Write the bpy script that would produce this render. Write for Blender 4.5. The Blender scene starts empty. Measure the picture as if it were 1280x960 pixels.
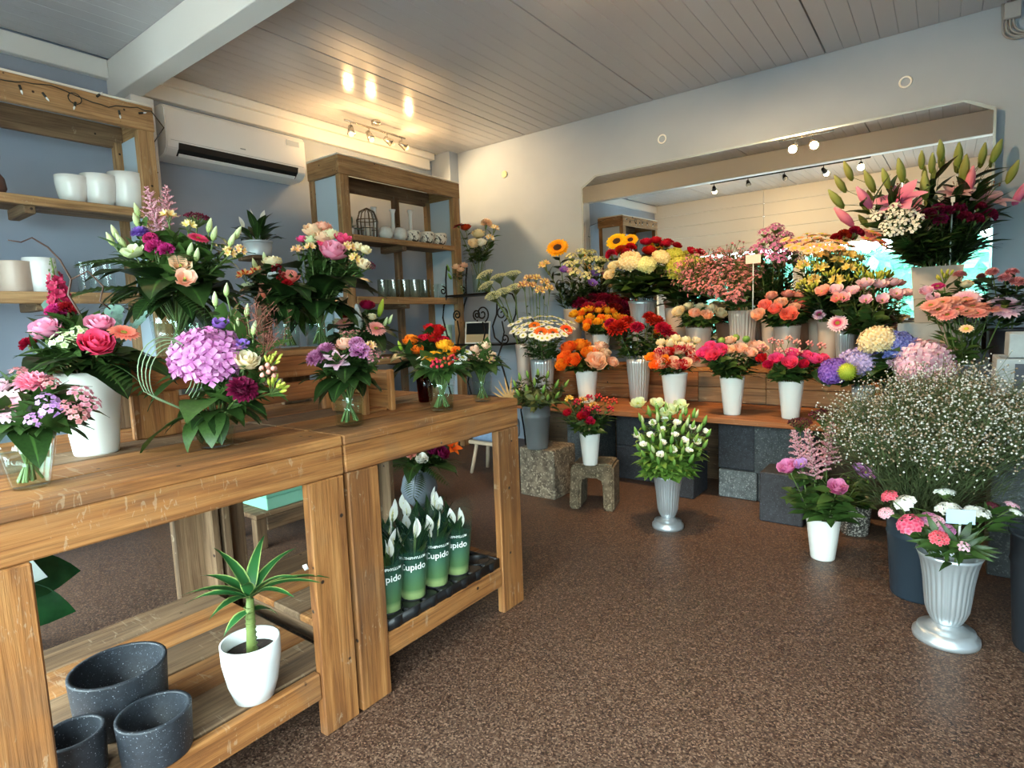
import bpy, bmesh, math, random
from mathutils import Vector, Matrix
PI = math.pi
SC = bpy.context.scene
COL = SC.collection

# ------------------------------------------------------------------ camera
cam_d = bpy.data.cameras.new('camera')
cam_d.sensor_width = 36.0
cam_d.lens = 723.26 * 36.0 / 1280.0
cam_d.clip_start = 0.05
cam = bpy.data.objects.new('camera', cam_d)
COL.objects.link(cam)
SC.camera = cam
_y, _p, _r = -0.645577, 0.108706, -0.036038
_f = Vector((math.sin(_y)*math.cos(_p), math.cos(_y)*math.cos(_p), -math.sin(_p)))
_rt = Vector((math.cos(_y), -math.sin(_y), 0)); _up = _rt.cross(_f)
_R = _rt*math.cos(_r) + _up*math.sin(_r); _U = -_rt*math.sin(_r) + _up*math.cos(_r)
cam.matrix_world = Matrix(((_R.x, _U.x, -_f.x, 0), (_R.y, _U.y, -_f.y, 0), (_R.z, _U.z, -_f.z, 1.2), (0, 0, 0, 1)))

# ------------------------------------------------------------------ world, exposure, daylight
W = bpy.data.worlds.new('overcast_sky'); SC.world = W
W.use_nodes = True
_bg = W.node_tree.nodes['Background']
_bg.inputs[0].default_value = (0.90, 0.93, 1.0, 1)
_bg.inputs[1].default_value = 24.0
SC.view_settings.view_transform = 'Standard'
SC.view_settings.look = 'None'
SC.view_settings.gamma = 1.0
SC.view_settings.use_curve_mapping = False
SC.view_settings.exposure = 0.28
SC.cycles.transparent_max_bounces = 40
SC.cycles.max_bounces = 10
SC.cycles.diffuse_bounces = 5

def area_light(name, loc, rot, sx, sy, power, col, portal=False):
    d = bpy.data.lights.new(name, 'AREA'); d.shape = 'RECTANGLE'; d.size = sx; d.size_y = sy
    d.energy = power; d.color = col
    o = bpy.data.objects.new(name, d); COL.objects.link(o)
    o.location = loc; o.rotation_euler = rot
    if portal: d.cycles.is_portal = True
    return o
# portals in the shop-front glazing behind the camera: they only guide the sky light that enters there
for k, xx in enumerate((-2.95, -1.05, 0.85)):
    area_light('window_portal', (xx, -1.13, 1.3), (PI/2, 0, 0), 1.75, 1.6, 1, (1, 1, 1), True)

# ------------------------------------------------------------------ materials
def srgb(h):
    h = h.lstrip('#'); c = [int(h[i:i+2], 16)/255 for i in (0, 2, 4)]
    return tuple(((v+.055)/1.055)**2.4 if v > .04045 else v/12.92 for v in c)
class NT:
    def __init__(s, name):
        s.m = bpy.data.materials.new(name); s.m.use_nodes = True
        s.n = s.m.node_tree.nodes; s.l = s.m.node_tree.links
        s.b = s.n['Principled BSDF']; s.out = s.n['Material Output']
    def a(s, t, **kw):
        x = s.n.new(t)
        for k, v in kw.items():
            if k.startswith('i_'): x.inputs[int(k[2:])].default_value = v
            else: setattr(x, k, v)
        return x
    def k(s, o, i): s.l.new(o, i)
    def ramp(s, fac, stops):
        r = s.a('ShaderNodeValToRGB'); e = r.color_ramp.elements
        while len(e) < len(stops): e.new(0.5)
        for q, (p, c) in zip(e, stops):
            q.position = p; q.color = (*c, 1)
        s.k(fac, r.inputs[0]); return r.outputs[0]
    def noise(s, vec, scale, detail=3, rough=.55, dist=0):
        x = s.a('ShaderNodeTexNoise'); x.inputs['Scale'].default_value = scale
        x.inputs['Detail'].default_value = detail; x.inputs['Roughness'].default_value = rough
        x.inputs['Distortion'].default_value = dist
        if vec is not None: s.k(vec, x.inputs['Vector'])
        return x.outputs[0]
    def bump(s, h, strength, dist=.01):
        b = s.a('ShaderNodeBump'); b.inputs['Strength'].default_value = strength; b.inputs['Distance'].default_value = dist
        s.k(h, b.inputs['Height']); s.k(b.outputs[0], s.b.inputs['Normal'])
    def mix(s, fac, a, b, mode='MIX'):
        x = s.a('ShaderNodeMix', data_type='RGBA', blend_type=mode)
        for q, v in ((0, fac), (6, a), (7, b)):
            if hasattr(v, 'is_linked'): s.k(v, x.inputs[q])
            else: x.inputs[q].default_value = v if q == 0 else (*v, 1)
        return x.outputs[2]
    def math(s, op, a, b):
        x = s.a('ShaderNodeMath', operation=op)
        for q, v in ((0, a), (1, b)):
            if hasattr(v, 'is_linked'): s.k(v, x.inputs[q])
            else: x.inputs[q].default_value = v
        return x.outputs[0]
MATS = {}
def plain(name, col, rough=.5, metal=0.0, spec=.5, var=0.0, vscale=30, bump=0.0):
    if name in MATS: return MATS[name]
    t = NT(name); c = srgb(col) if isinstance(col, str) else col
    t.b.inputs['Base Color'].default_value = (*c, 1)
    t.b.inputs['Roughness'].default_value = rough; t.b.inputs['Metallic'].default_value = metal
    t.b.inputs['Specular IOR Level'].default_value = spec
    if var or bump:
        tc = t.a('ShaderNodeTexCoord'); n = t.noise(tc.outputs['Object'], vscale, 4)
        if var:
            lo = tuple(v*(1-var) for v in c); hi = tuple(min(1, v*(1+var)) for v in c)
            t.k(t.ramp(n, [(.3, lo), (.7, hi)]), t.b.inputs['Base Color'])
        if bump: t.bump(n, bump, .01)
    MATS[name] = t.m; return t.m
def wood(axis, tone='scaffold'):
    key = 'wood_%s_%s' % (tone, 'xyz'[axis])
    if key in MATS: return MATS[key]
    t = NT(key); tc = t.a('ShaderNodeTexCoord'); oi = t.a('ShaderNodeObjectInfo')
    off = t.a('ShaderNodeVectorMath', operation='SCALE'); t.k(oi.outputs['Random'], off.inputs[3])
    off.inputs[0].default_value = (37.0, 51.0, 23.0)
    ad = t.a('ShaderNodeVectorMath', operation='ADD'); t.k(tc.outputs['Object'], ad.inputs[0]); t.k(off.outputs[0], ad.inputs[1])
    mp = t.a('ShaderNodeMapping'); s = [14.0, 14.0, 14.0]; s[axis] = 1.1
    mp.inputs['Scale'].default_value = s; t.k(ad.outputs[0], mp.inputs[0])
    g = t.noise(mp.outputs[0], 1.6, 6, .62, .8)
    pal = {'scaffold': ('#63391c', '#9c6535', '#bf8850'), 'grey': ('#4f4033', '#7a5f46', '#9c7f60'),
           'orange': ('#66391c', '#96592f', '#b27543'), 'tan': ('#6f5238', '#9f7a52', '#c09c70'), 'dark': ('#3b2a1d', '#54402d', '#6d553c')}[tone]
    c = t.ramp(g, [(.26, srgb(pal[0])), (.48, srgb(pal[1])), (.76, srgb(pal[2]))])
    s2 = [95.0, 95.0, 95.0]; s2[axis] = 2.2
    mp2 = t.a('ShaderNodeMapping'); mp2.inputs['Scale'].default_value = s2; t.k(ad.outputs[0], mp2.inputs[0])
    fine = t.noise(mp2.outputs[0], 1.5, 4, .6, .4)
    c = t.mix(.6, c, t.ramp(fine, [(.32, (.22, .20, .18)), (.5, (.48, .48, .48)), (.7, (.6, .6, .6))]), 'OVERLAY')
    blot = t.noise(ad.outputs[0], 3.2, 4, .6, .6)               # grey-brown weathered patches
    c = t.mix(t.math('MULTIPLY', t.ramp(blot, [(.48, (0, 0, 0)), (.62, (1, 1, 1))]), .55), c, t.mix(.5, c, srgb('#6a5a48')))
    st = t.noise(ad.outputs[0], 1.7, 2)                          # dark damp stains
    c = t.mix(t.math('MULTIPLY', t.ramp(st, [(.56, (0, 0, 0)), (.7, (1, 1, 1))]), .5), c, srgb('#5a3d26'))
    # old nail holes and knots, paint scuffs and scratches
    v = t.a('ShaderNodeTexVoronoi'); v.inputs['Scale'].default_value = 11; t.k(ad.outputs[0], v.inputs['Vector'])
    c = t.mix(t.ramp(v.outputs['Distance'], [(.055, (1, 1, 1)), (.085, (0, 0, 0))]), c, srgb('#2a1a10'))
    mp3 = t.a('ShaderNodeMapping'); mp3.inputs['Rotation'].default_value = (.5, .6, .4); mp3.inputs['Scale'].default_value = (9, 60, 22); t.k(ad.outputs[0], mp3.inputs[0])
    sc = t.noise(mp3.outputs[0], 1.0, 3, .6, 1.2)
    msk = t.math('MULTIPLY', t.ramp(sc, [(.60, (0, 0, 0)), (.64, (1, 1, 1))]), t.ramp(t.noise(ad.outputs[0], 6, 2), [(.50, (0, 0, 0)), (.60, (1, 1, 1))]))
    c = t.mix(t.math('MULTIPLY', msk, .22), c, srgb('#d6c4a6'))
    t.k(c, t.b.inputs['Base Color']); t.b.inputs['Roughness'].default_value = .68
    t.b.inputs['Specular IOR Level'].default_value = .35
    t.bump(t.math('ADD', g, t.math('MULTIPLY', fine, .8)), .4, .006)
    MATS[key] = t.m; return t.m
def petal_mat(name, inner, outer, var=.12, transl=.22, edge=.55, rough=.55):
    if name in MATS: return MATS[name]
    t = NT(name); uv = t.a('ShaderNodeUVMap'); sp = t.a('ShaderNodeSeparateXYZ'); t.k(uv.outputs[0], sp.inputs[0])
    c = t.ramp(sp.outputs[1], [(max(0, edge-.35), srgb(inner)), (min(1, edge+.35), srgb(outer))])
    hsv = t.a('ShaderNodeHueSaturation'); t.k(c, hsv.inputs['Color'])
    val = t.math('ADD', t.math('MULTIPLY', sp.outputs[0], var*2), 1-var); t.k(val, hsv.inputs['Value'])
    oi = t.a('ShaderNodeObjectInfo')
    t.k(t.math('ADD', t.math('MULTIPLY', oi.outputs['Random'], .03), .485), hsv.inputs['Hue'])
    t.k(hsv.outputs[0], t.b.inputs['Base Color']); t.b.inputs['Roughness'].default_value = rough
    t.b.inputs['Specular IOR Level'].default_value = .25
    tr = t.a('ShaderNodeBsdfTranslucent'); t.k(hsv.outputs[0], tr.inputs[0])
    mx = t.a('ShaderNodeMixShader'); mx.inputs[0].default_value = transl
    t.k(t.b.outputs[0], mx.inputs[1]); t.k(tr.outputs[0], mx.inputs[2]); t.k(mx.outputs[0], t.out.inputs[0])
    MATS[name] = t.m; return t.m
def leaf_mat(name, a, b, rough=.42, vein=None):
    if name in MATS: return MATS[name]
    t = NT(name); uv = t.a('ShaderNodeUVMap'); sp = t.a('ShaderNodeSeparateXYZ'); t.k(uv.outputs[0], sp.inputs[0])
    tc = t.a('ShaderNodeTexCoord'); n = t.noise(tc.outputs['Object'], 18, 3)
    oi = t.a('ShaderNodeObjectInfo')
    f = t.math('ADD', t.math('MULTIPLY', n, .7), t.math('MULTIPLY', oi.outputs['Random'], .35))
    c = t.ramp(f, [(.25, srgb(a)), (.75, srgb(b))])
    d = t.math('ABSOLUTE', t.math('SUBTRACT', sp.outputs[0], .5), 0)
    if vein: c = t.mix(t.ramp(d, [(.02, (1, 1, 1)), (.06, (0, 0, 0))]), c, srgb(vein))
    t.k(c, t.b.inputs['Base Color']); t.b.inputs['Roughness'].default_value = rough
    t.b.inputs['Specular IOR Level'].default_value = .4
    tr = t.a('ShaderNodeBsdfTranslucent'); t.k(c, tr.inputs[0])
    mx = t.a('ShaderNodeMixShader'); mx.inputs[0].default_value = .2
    t.k(t.b.outputs[0], mx.inputs[1]); t.k(tr.outputs[0], mx.inputs[2]); t.k(mx.outputs[0], t.out.inputs[0])
    MATS[name] = t.m; return t.m
def glass_mat(name, tint='#f2fbf8', fres=1.0, gloss=.02):
    if name in MATS: return MATS[name]
    t = NT(name); t.n.remove(t.b)
    tr = t.a('ShaderNodeBsdfTransparent'); tr.inputs[0].default_value = (*srgb(tint), 1)
    gl = t.a('ShaderNodeBsdfGlossy'); gl.inputs['Roughness'].default_value = gloss
    fr = t.a('ShaderNodeFresnel'); fr.inputs[0].default_value = 1.5
    ge = t.a('ShaderNodeNewGeometry')
    mx = t.a('ShaderNodeMixShader'); t.k(t.math('MULTIPLY', t.math('MULTIPLY', fr.outputs[0], fres), t.math('SUBTRACT', 1.0, ge.outputs['Backfacing'])), mx.inputs[0])
    t.k(tr.outputs[0], mx.inputs[1]); t.k(gl.outputs[0], mx.inputs[2]); t.k(mx.outputs[0], t.out.inputs[0])
    MATS[name] = t.m; return t.m
def emit(name, col, s):
    if name in MATS: return MATS[name]
    t = NT(name); t.n.remove(t.b); e = t.a('ShaderNodeEmission')
    e.inputs[0].default_value = (*col, 1); e.inputs[1].default_value = s; t.k(e.outputs[0], t.out.inputs[0])
    MATS[name] = t.m; return t.m
def speckle(name, base, dots, scale, thr, rough=.6, bump=.1, dark=None):
    if name in MATS: return MATS[name]
    t = NT(name); tc = t.a('ShaderNodeTexCoord')
    n = t.noise(tc.outputs['Object'], scale, 2, .6); n2 = t.noise(tc.outputs['Object'], scale*.27, 3)
    b = srgb(base); dk = srgb(dark) if dark else tuple(v*.6 for v in b)
    c = t.ramp(n2, [(.35, dk), (.65, b)])
    c = t.mix(t.ramp(n, [(thr, (0, 0, 0)), (thr+.06, (1, 1, 1))]), c, srgb(dots))
    t.k(c, t.b.inputs['Base Color']); t.b.inputs['Roughness'].default_value = rough
    if bump: t.bump(n, bump, .004)
    MATS[name] = t.m; return t.m

# ------------------------------------------------------------------ mesh helpers
class MB:
    def __init__(s): s.v = []; s.f = []; s.uv = []; s.mi = []
    def add(s, vs, fs, uvs=None, m=0):
        o = len(s.v); s.v += [tuple(q) for q in vs]
        s.uv += uvs if uvs else [(.5, .5)]*len(vs)
        s.f += [tuple(i+o for i in q) for q in fs]; s.mi += [m]*len(fs)
    def box(s, c, d, m=0):
        x, y, z = c; a, b, h = d[0]/2, d[1]/2, d[2]/2
        vs = [(x+i*a, y+j*b, z+k*h) for k in (-1, 1) for j in (-1, 1) for i in (-1, 1)]
        s.add(vs, [(0, 2, 3, 1), (4, 5, 7, 6), (0, 1, 5, 4), (2, 6, 7, 3), (0, 4, 6, 2), (1, 3, 7, 5)], None, m)
    def tube(s, pts, rad, n=6, m=0, cap=True):
        pts = [Vector(p) for p in pts]; rs = rad if isinstance(rad, (list, tuple)) else [rad]*len(pts)
        vs = []; ref = Vector((.31, .17, .93))
        for i, p in enumerate(pts):
            t = (pts[min(i+1, len(pts)-1)] - pts[max(i-1, 0)])
            if t.length < 1e-9: t = Vector((0, 0, 1))
            t.normalize(); a = t.cross(ref)
            if a.length < .05: a = t.cross(Vector((1, 0, 0)))
            a.normalize(); b = t.cross(a)
            vs += [p + (a*math.cos(2*PI*k/n) + b*math.sin(2*PI*k/n))*rs[i] for k in range(n)]
        fs = [(i*n+k, i*n+(k+1) % n, (i+1)*n+(k+1) % n, (i+1)*n+k) for i in range(len(pts)-1) for k in range(n)]
        if cap: fs += [tuple(range(n-1, -1, -1)), tuple((len(pts)-1)*n+k for k in range(n))]
        s.add(vs, fs, [(.5, i/max(1, len(pts)-1)) for i in range(len(pts)) for k in range(n)], m)
    def lathe(s, prof, n=24, m=0, c=(0, 0, 0), flute=0, nf=0, f0=0, f1=9, tilt=None):
        vs = []; uv = []
        for j, (r, z) in enumerate(prof):
            for k in range(n):
                a = 2*PI*k/n; rr = r
                if flute and f0 <= z <= f1: rr = r*(1 + flute*(abs(math.sin(a*nf/2))-.5))
                vs.append((c[0]+rr*math.cos(a), c[1]+rr*math.sin(a), c[2]+z)); uv.append((k/n, j/max(1, len(prof)-1)))
        fs = [(j*n+k, j*n+(k+1) % n, (j+1)*n+(k+1) % n, (j+1)*n+k) for j in range(len(prof)-1) for k in range(n)]
        if prof[0][0] > 1e-5: fs.append(tuple(range(n-1, -1, -1)))
        if prof[-1][0] > 1e-5: fs.append(tuple((len(prof)-1)*n+k for k in range(n)))
        s.add(vs, fs, uv, m)
    def blob(s, c, r, m=0, uv=(.5, .5), sq=1.0):
        x, y, z = c
        s.add([(x+r, y, z), (x-r, y, z), (x, y+r, z), (x, y-r, z), (x, y, z+r*sq), (x, y, z-r*sq)],
              [(0, 2, 4), (2, 1, 4), (1, 3, 4), (3, 0, 4), (2, 0, 5), (1, 2, 5), (3, 1, 5), (0, 3, 5)], [uv]*6, m)
    def sphere(s, c, r, nu=8, nv=6, m=0, sz=1.0):
        prof = [(max(1e-6, r*math.sin(PI*j/nv)), -r*sz*math.cos(PI*j/nv)) for j in range(nv+1)]
        s.lathe(prof, nu, m, c)
    def mesh(s, name, mats, smooth=True):
        me = bpy.data.meshes.new(name); me.from_pydata(s.v, [], s.f)
        ul = me.uv_layers.new(name='UVMap')
        buf = [0.0]*(2*len(me.loops)); li = [0]*len(me.loops); me.loops.foreach_get('vertex_index', li)
        for i, q in enumerate(li): buf[2*i], buf[2*i+1] = s.uv[q]
        ul.data.foreach_set('uv', buf)
        for m in mats: me.materials.append(m)
        if len(mats) > 1: me.polygons.foreach_set('material_index', s.mi)
        if smooth: me.polygons.foreach_set('use_smooth', [True]*len(me.polygons))
        me.update(); return me
    def obj(s, name, mats, parent=None, loc=(0, 0, 0), smooth=True):
        return link(name, s.mesh(name, mats if isinstance(mats, list) else [mats], smooth), parent, loc)
def link(name, me, parent=None, loc=(0, 0, 0), rot=None, scale=None):
    o = bpy.data.objects.new(name, me); COL.objects.link(o)
    if parent is not None: o.parent = parent
    o.location = loc
    if rot is not None: o.rotation_euler = rot
    if scale is not None: o.scale = scale if hasattr(scale, '__len__') else (scale,)*3
    return o
def empty(name, loc, rz=0.0):
    o = bpy.data.objects.new(name, None); COL.objects.link(o); o.location = loc; o.rotation_euler = (0, 0, rz)
    o.empty_display_size = .05; return o
def tag(o, label, cat, group=None, kind=None):
    o['label'] = label; o['category'] = cat
    if group: o['group'] = group
    if kind: o['kind'] = kind
    return o
def struct(o, label=None):
    o['kind'] = 'structure'
    if label: o['label'] = label
    return o
def bevel_box(name, dims, mat, w=.004, seg=1):
    bm = bmesh.new(); bmesh.ops.create_cube(bm, size=1.0)
    bmesh.ops.scale(bm, vec=dims, verts=bm.verts)
    w = min(w, min(dims)*.3)
    if w > 0: bmesh.ops.bevel(bm, geom=list(bm.edges), offset=w, segments=seg, affect='EDGES', profile=.5)
    me = bpy.data.meshes.new(name); bm.to_mesh(me); bm.free(); me.materials.append(mat); return me
BOXC = {}
def plank(name, x0, x1, y0, y1, z0, z1, mat, parent=None, w=.004, origin=(0, 0, 0)):
    d = (round(x1-x0, 4), round(y1-y0, 4), round(z1-z0, 4)); k = (name, d, mat.name)
    if k not in BOXC: BOXC[k] = bevel_box(name, d, mat, w)
    return link(name, BOXC[k], parent, ((x0+x1)/2-origin[0], (y0+y1)/2-origin[1], (z0+z1)/2-origin[2]))
# ------------------------------------------------------------------ the room
XL, YB, ZC, YF, XR = -4.4, 4.7, 2.947, -1.15, 2.2
def wall_paint(name, c, c2):
    t = NT(name); tc = t.a('ShaderNodeTexCoord'); n = t.noise(tc.outputs['Object'], 1.3, 4)
    t.k(t.ramp(n, [(.35, srgb(c)), (.65, srgb(c2))]), t.b.inputs['Base Color']); t.b.inputs['Roughness'].default_value = .62
    t.bump(t.noise(tc.outputs['Object'], 160, 2), .06, .003); MATS[name] = t.m; return t.m
M_WALL = wall_paint('wall_paint', '#929eae', '#9ca7b6')
M_CEIL = plain('ceiling_panel_white', '#b0b1b5', .2, 0, .5)
M_TRIM = plain('white_trim_paint', '#e4e5e2', .4)
def floor_mat():
    t = NT('speckled_floor'); tc = t.a('ShaderNodeTexCoord'); v = tc.outputs['Object']
    vo = t.a('ShaderNodeTexVoronoi'); vo.inputs['Scale'].default_value = 210; t.k(v, vo.inputs['Vector'])
    sx = t.a('ShaderNodeSeparateColor'); t.k(vo.outputs['Color'], sx.inputs[0]); n2 = t.noise(v, 1.1, 3)
    n = t.math('ADD', t.math('MULTIPLY', sx.outputs[0], .7), t.math('MULTIPLY', t.noise(v, 60, 3, .6), .3))
    c = t.ramp(n, [(.18, srgb('#2a1b15')), (.36, srgb('#4b362b')), (.62, srgb('#61493b')), (.84, srgb('#846a57'))])
    c = t.mix(.25, c, t.ramp(n2, [(.3, (.42, .40, .40)), (.7, (.58, .57, .56))]), 'OVERLAY')
    t.k(c, t.b.inputs['Base Color'])
    t.k(t.ramp(n, [(.3, (.42,)*3), (.7, (.58,)*3)]), t.b.inputs['Roughness'])
    t.b.inputs['Specular IOR Level'].default_value = .45
    t.bump(n, .08, .0015); MATS['speckled_floor'] = t.m; return t.m
m = MB(); m.box(((XL+XR)/2, (YB+YF)/2, -.05), (XR-XL+.4, YB-YF+.4, .1)); struct(m.obj('floor', floor_mat(), smooth=False), 'brown speckled floor covering')
m = MB(); m.box((XL-.05, (YB+YF)/2, ZC/2), (.1, YB-YF+.4, ZC+.2)); struct(m.obj('wall_left', M_WALL, smooth=False))
m = MB(); m.box(((XL+XR)/2, YB+.05, ZC/2), (XR-XL, .1, ZC+.2)); struct(m.obj('wall_back', M_WALL, smooth=False))
m = MB(); m.box((XR+.05, (YB+YF)/2, ZC/2), (.1, YB-YF+.4, ZC+.2)); struct(m.obj('wall_right', M_WALL, smooth=False))
# ceiling: a flat deck with every groove board hung below it
m = MB(); m.box(((XL+XR)/2, (YB+YF)/2, ZC+.08), (XR-XL+.4, YB-YF+.4, .1)); ceil = struct(m.obj('ceiling', M_TRIM, smooth=False), 'ceiling of white grooved panels')
me_cb = bevel_box('ceiling_board', (.100, 5.84, .028), M_CEIL, .0026)
x = XL
edges = (-4.53, -3.27, -1.985, -.735, .52, 1.77, 3.0)
for a, b in zip(edges, edges[1:]):
    n = 12; w = (b-a-.008)/n
    for k in range(n):
        xc = a + .004 + (k+.5)*w
        if xc-w/2 < XL-.01 or xc+w/2 > XR+.01: continue
        link('ceiling_board', me_cb, ceil, (xc, (YB+YF)/2, ZC+.014), None, ((w-.0008)/.1, 1, 1))
# beam, its post and the trims
struct(plank('trim_1', XL, XR, 1.61, 1.735, 2.72, ZC, M_TRIM), 'white boxed ceiling beam')
struct(plank('trim_2', XL, -4.2, 1.665, 1.80, 0, 2.72, M_TRIM), 'white wall post under the beam')
t = struct(plank('trim_3', XL, XL+.05, 1.735, 4.5, 2.785, 2.885, M_TRIM), 'white cornice board above the air conditioner')
plank('crown_strip', XL, XL+.085, 1.735, 4.54, 2.885, 2.947, M_TRIM, t, origin=t.location)
struct(plank('trim_4', XL, XL+.05, YF, 1.61, 2.83, 2.947, M_TRIM), 'white cornice board along the left wall')
struct(plank('trim_5', XL, -4.14, 4.57, YB, 0, ZC, M_WALL, None, .002), 'narrow painted corner column')
# shop front behind the camera: posts, sill wall, white boards above, three windows
wf = bpy.data.objects.new('wall_front', None); COL.objects.link(wf); wf.location = (0, YF, 0); struct(wf, 'white panelled shop front wall')
M_WHITEB = plain('white_board', '#d9d6cc', .45)
def wfp(n, x0, x1, z0, z1, mt, d=.08, y=0.0): return plank(n, x0, x1, YF-d+y, YF+y, z0, z1, mt, wf, .004, (0, YF, 0))
wfp('sill_wall', XL, XR, 0, .48, M_WALL)
for k in range(4):
    zz = 2.12 + k*.205
    xs = (XL, -2.5, -.6, 1.2, XR)
    for a, b in zip(xs, xs[1:]): wfp('panel_board', a+.003, b-.003, zz+.003, zz+.203+(.02 if k == 3 else 0), M_WHITEB)
wfp('light_leak_board', XL, XR, 2.9, 3.03, M_WHITEB, .12, -.05)  # added behind the top boards to stop daylight leaking in at the ceiling
wfp('head_board', XL, XR, 2.03, 2.12, M_WHITEB, .1, .02)
for xx in (-4.4, -2.0, -.1, 1.8): wfp('post', xx, xx+(.5 if xx == -4.4 else .08), .48, 2.03, M_WHITEB)
wfp('post', 1.88, XR, .48, 2.03, M_WHITEB)
M_PANE = glass_mat('window_glass', '#f4fffd', .7)
for k, (a, b) in enumerate(((-3.9, -2.0), (-1.92, -.1), (-.02, 1.8))):
    w = bpy.data.objects.new('window_%d' % (k+1), None); COL.objects.link(w); w.location = ((a+b)/2, YF-.04, .48); struct(w, 'shop window with white frame')
    o = w.location
    for n, x0, x1, z0, z1 in (('frame', a, a+.05, .48, 2.03), ('frame', b-.05, b, .48, 2.03), ('frame', a+.05, b-.05, .48, .53), ('frame', a+.05, b-.05, 1.98, 2.03)):
        plank(n, x0, x1, YF-.07, YF-.01, z0, z1, M_TRIM, w, .003, o)
    plank('pane', a+.05, b-.05, YF-.043, YF-.037, .53, 1.98, M_PANE, w, 0, o)
# outside the windows: ground made pale to bounce daylight onto the ceiling; a hedge
m = MB(); m.box((-1, -7.4, -.35), (26, 12, .1)); struct(m.obj('ground', plain('pale_ground', '#8b8a87', .9, var=.1, vscale=3), smooth=False), 'ground outside the shop windows, made pale to bounce daylight inside')
rnd = random.Random(5); m = MB()
for k in range(2600):
    x, z = rnd.uniform(-11, 8), rnd.uniform(-.28, 2.2) ; y = -9.4 + rnd.uniform(-.5, .5)
    a = rnd.uniform(0, 6.3); s = rnd.uniform(.12, .26); u = Vector((math.cos(a), rnd.uniform(-.5, .5), math.sin(a)))*s; q = Vector((-math.sin(a), rnd.uniform(-.5, .5), math.cos(a)))*s*.6
    c = Vector((x, y, z)); m.add([c-u, c-q, c+u, c+q], [(0, 1, 2, 3)], [(.5, rnd.random())]*4)
m.box((-1.5, -9.6, .9), (19, .5, 2.38))
tag(m.obj('hedge', leaf_mat('hedge_green', '#1f5140', '#4f9a80'), smooth=False), 'clipped green hedge outside the shop windows', 'hedge', kind='stuff')

# ------------------------------------------------------------------ mirror
t = NT('mirror_silver'); t.b.inputs['Metallic'].default_value = 1; t.b.inputs['Roughness'].default_value = .0
t.b.inputs['Base Color'].default_value = (.88, .90, .89, 1); M_MIR = t.m
M_EDGE = plain('mirror_edge', '#bfd6dc', .15, .3)
pts = [(-2.655, .9), (.215, .9), (.19, 2.357), (.046, 2.438), (-2.506, 2.433), (-2.645, 2.353)]
pts = [(x, z-.9) for x, z in pts]
mm = bpy.data.objects.new('mirror', None); COL.objects.link(mm); mm.location = (0, YB-.035, .9); mm.rotation_euler = (math.radians(1.2), 0, 0)
m = MB(); n = len(pts); m.add([(x, 0, z) for x, z in pts], [tuple(range(n))]); m.obj('mirror_face', M_MIR, mm, (0, -.0005, 0), False)
m = MB(); m.add([(x, 0, z) for x, z in pts] + [(x, .006, z) for x, z in pts], [tuple(range(n, 2*n))[::-1]] + [(i, (i+1) % n, n+(i+1) % n, n+i) for i in range(n)]); m.obj('mirror_edge', M_EDGE, mm, (0, 0, 0), False)
m = MB(); cxm, czm = sum(p[0] for p in pts)/n, sum(p[1] for p in pts)/n
inn = [(x-math.copysign(.014, x-cxm), z-math.copysign(.012, z-czm)) for x, z in pts]
m.add([(x, 0, z) for x, z in pts]+[(x, 0, z) for x, z in inn], [(i, (i+1) % n, n+(i+1) % n, n+i) for i in range(n)]); m.obj('bevelled_border', plain('mirror_bevel', '#d7e6ea', .12, .6), mm, (0, -.0012, 0), False)
tag(mm, 'large frameless wall mirror with clipped top corners behind the flowers', 'mirror')

# ------------------------------------------------------------------ small wall fittings
def torus(mb, R, r, c=(0, 0, 0), n=20, k=6, axis='y'):
    vs = []
    for i in range(n):
        a = 2*PI*i/n
        for j in range(k):
            b = 2*PI*j/k; q = (R+r*math.cos(b)); p = (q*math.cos(a), r*math.sin(b), q*math.sin(a))
            if axis == 'z': p = (p[0], p[2], p[1])
            if axis == 'x': p = (p[1], p[0], p[2])
            vs.append((c[0]+p[0], c[1]+p[1], c[2]+p[2]))
    mb.add(vs, [(i*k+j, ((i+1) % n)*k+j, ((i+1) % n)*k+(j+1) % k, i*k+(j+1) % k) for i in range(n) for j in range(k)])
for x, z, lab in ((-.271, 2.639, 'white ring on the back wall above the lilies'), (-1.914, 2.628, 'white ring on the back wall above the left half of mirror')):
    m = MB(); torus(m, .032, .006); tag(m.obj('wall_ring', plain('ring_white', '#f0f0ec', .4), None, (x, YB-.008, z)), lab, 'ring')
m = MB(); m.lathe([(.001, 0), (.03, .002), (.034, .008), (.03, .012)], 16); o = m.obj('wall_plug', plain('plug_cream', '#d8c9a0', .5), None, (-3.536, YB, 2.633)); o.rotation_euler = (PI/2, 0, 0)
tag(o, 'small cream wall plug in the warm lit corner', 'wall plug')
cb = empty('cable_bundle', (.26, YB-.03, 2.75))
for k in range(4):
    d = k*.016; m = MB(); P = []
    for i in range(9):
        a = i/8*PI/2; P.append((-.06+d+.07*(1-math.cos(a)), 0, -.01+d*.6+.07*(1-math.sin(a))-.005))
    P = [(-.066+d, 0, .2)] + P + [(.5, 0, -.015+d*.7)]
    m.tube(P, .006, 6); m.obj('cable', plain('cable_grey', '#8f9296', .5), cb)
bx = plank('junction_box', -.06, .02, -.02, .02, .1, .19, plain('box_grey', '#9a9ca0', .5), cb)
tag(cb, 'bundle of grey cables bending along the wall under the ceiling', 'cables')

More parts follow.
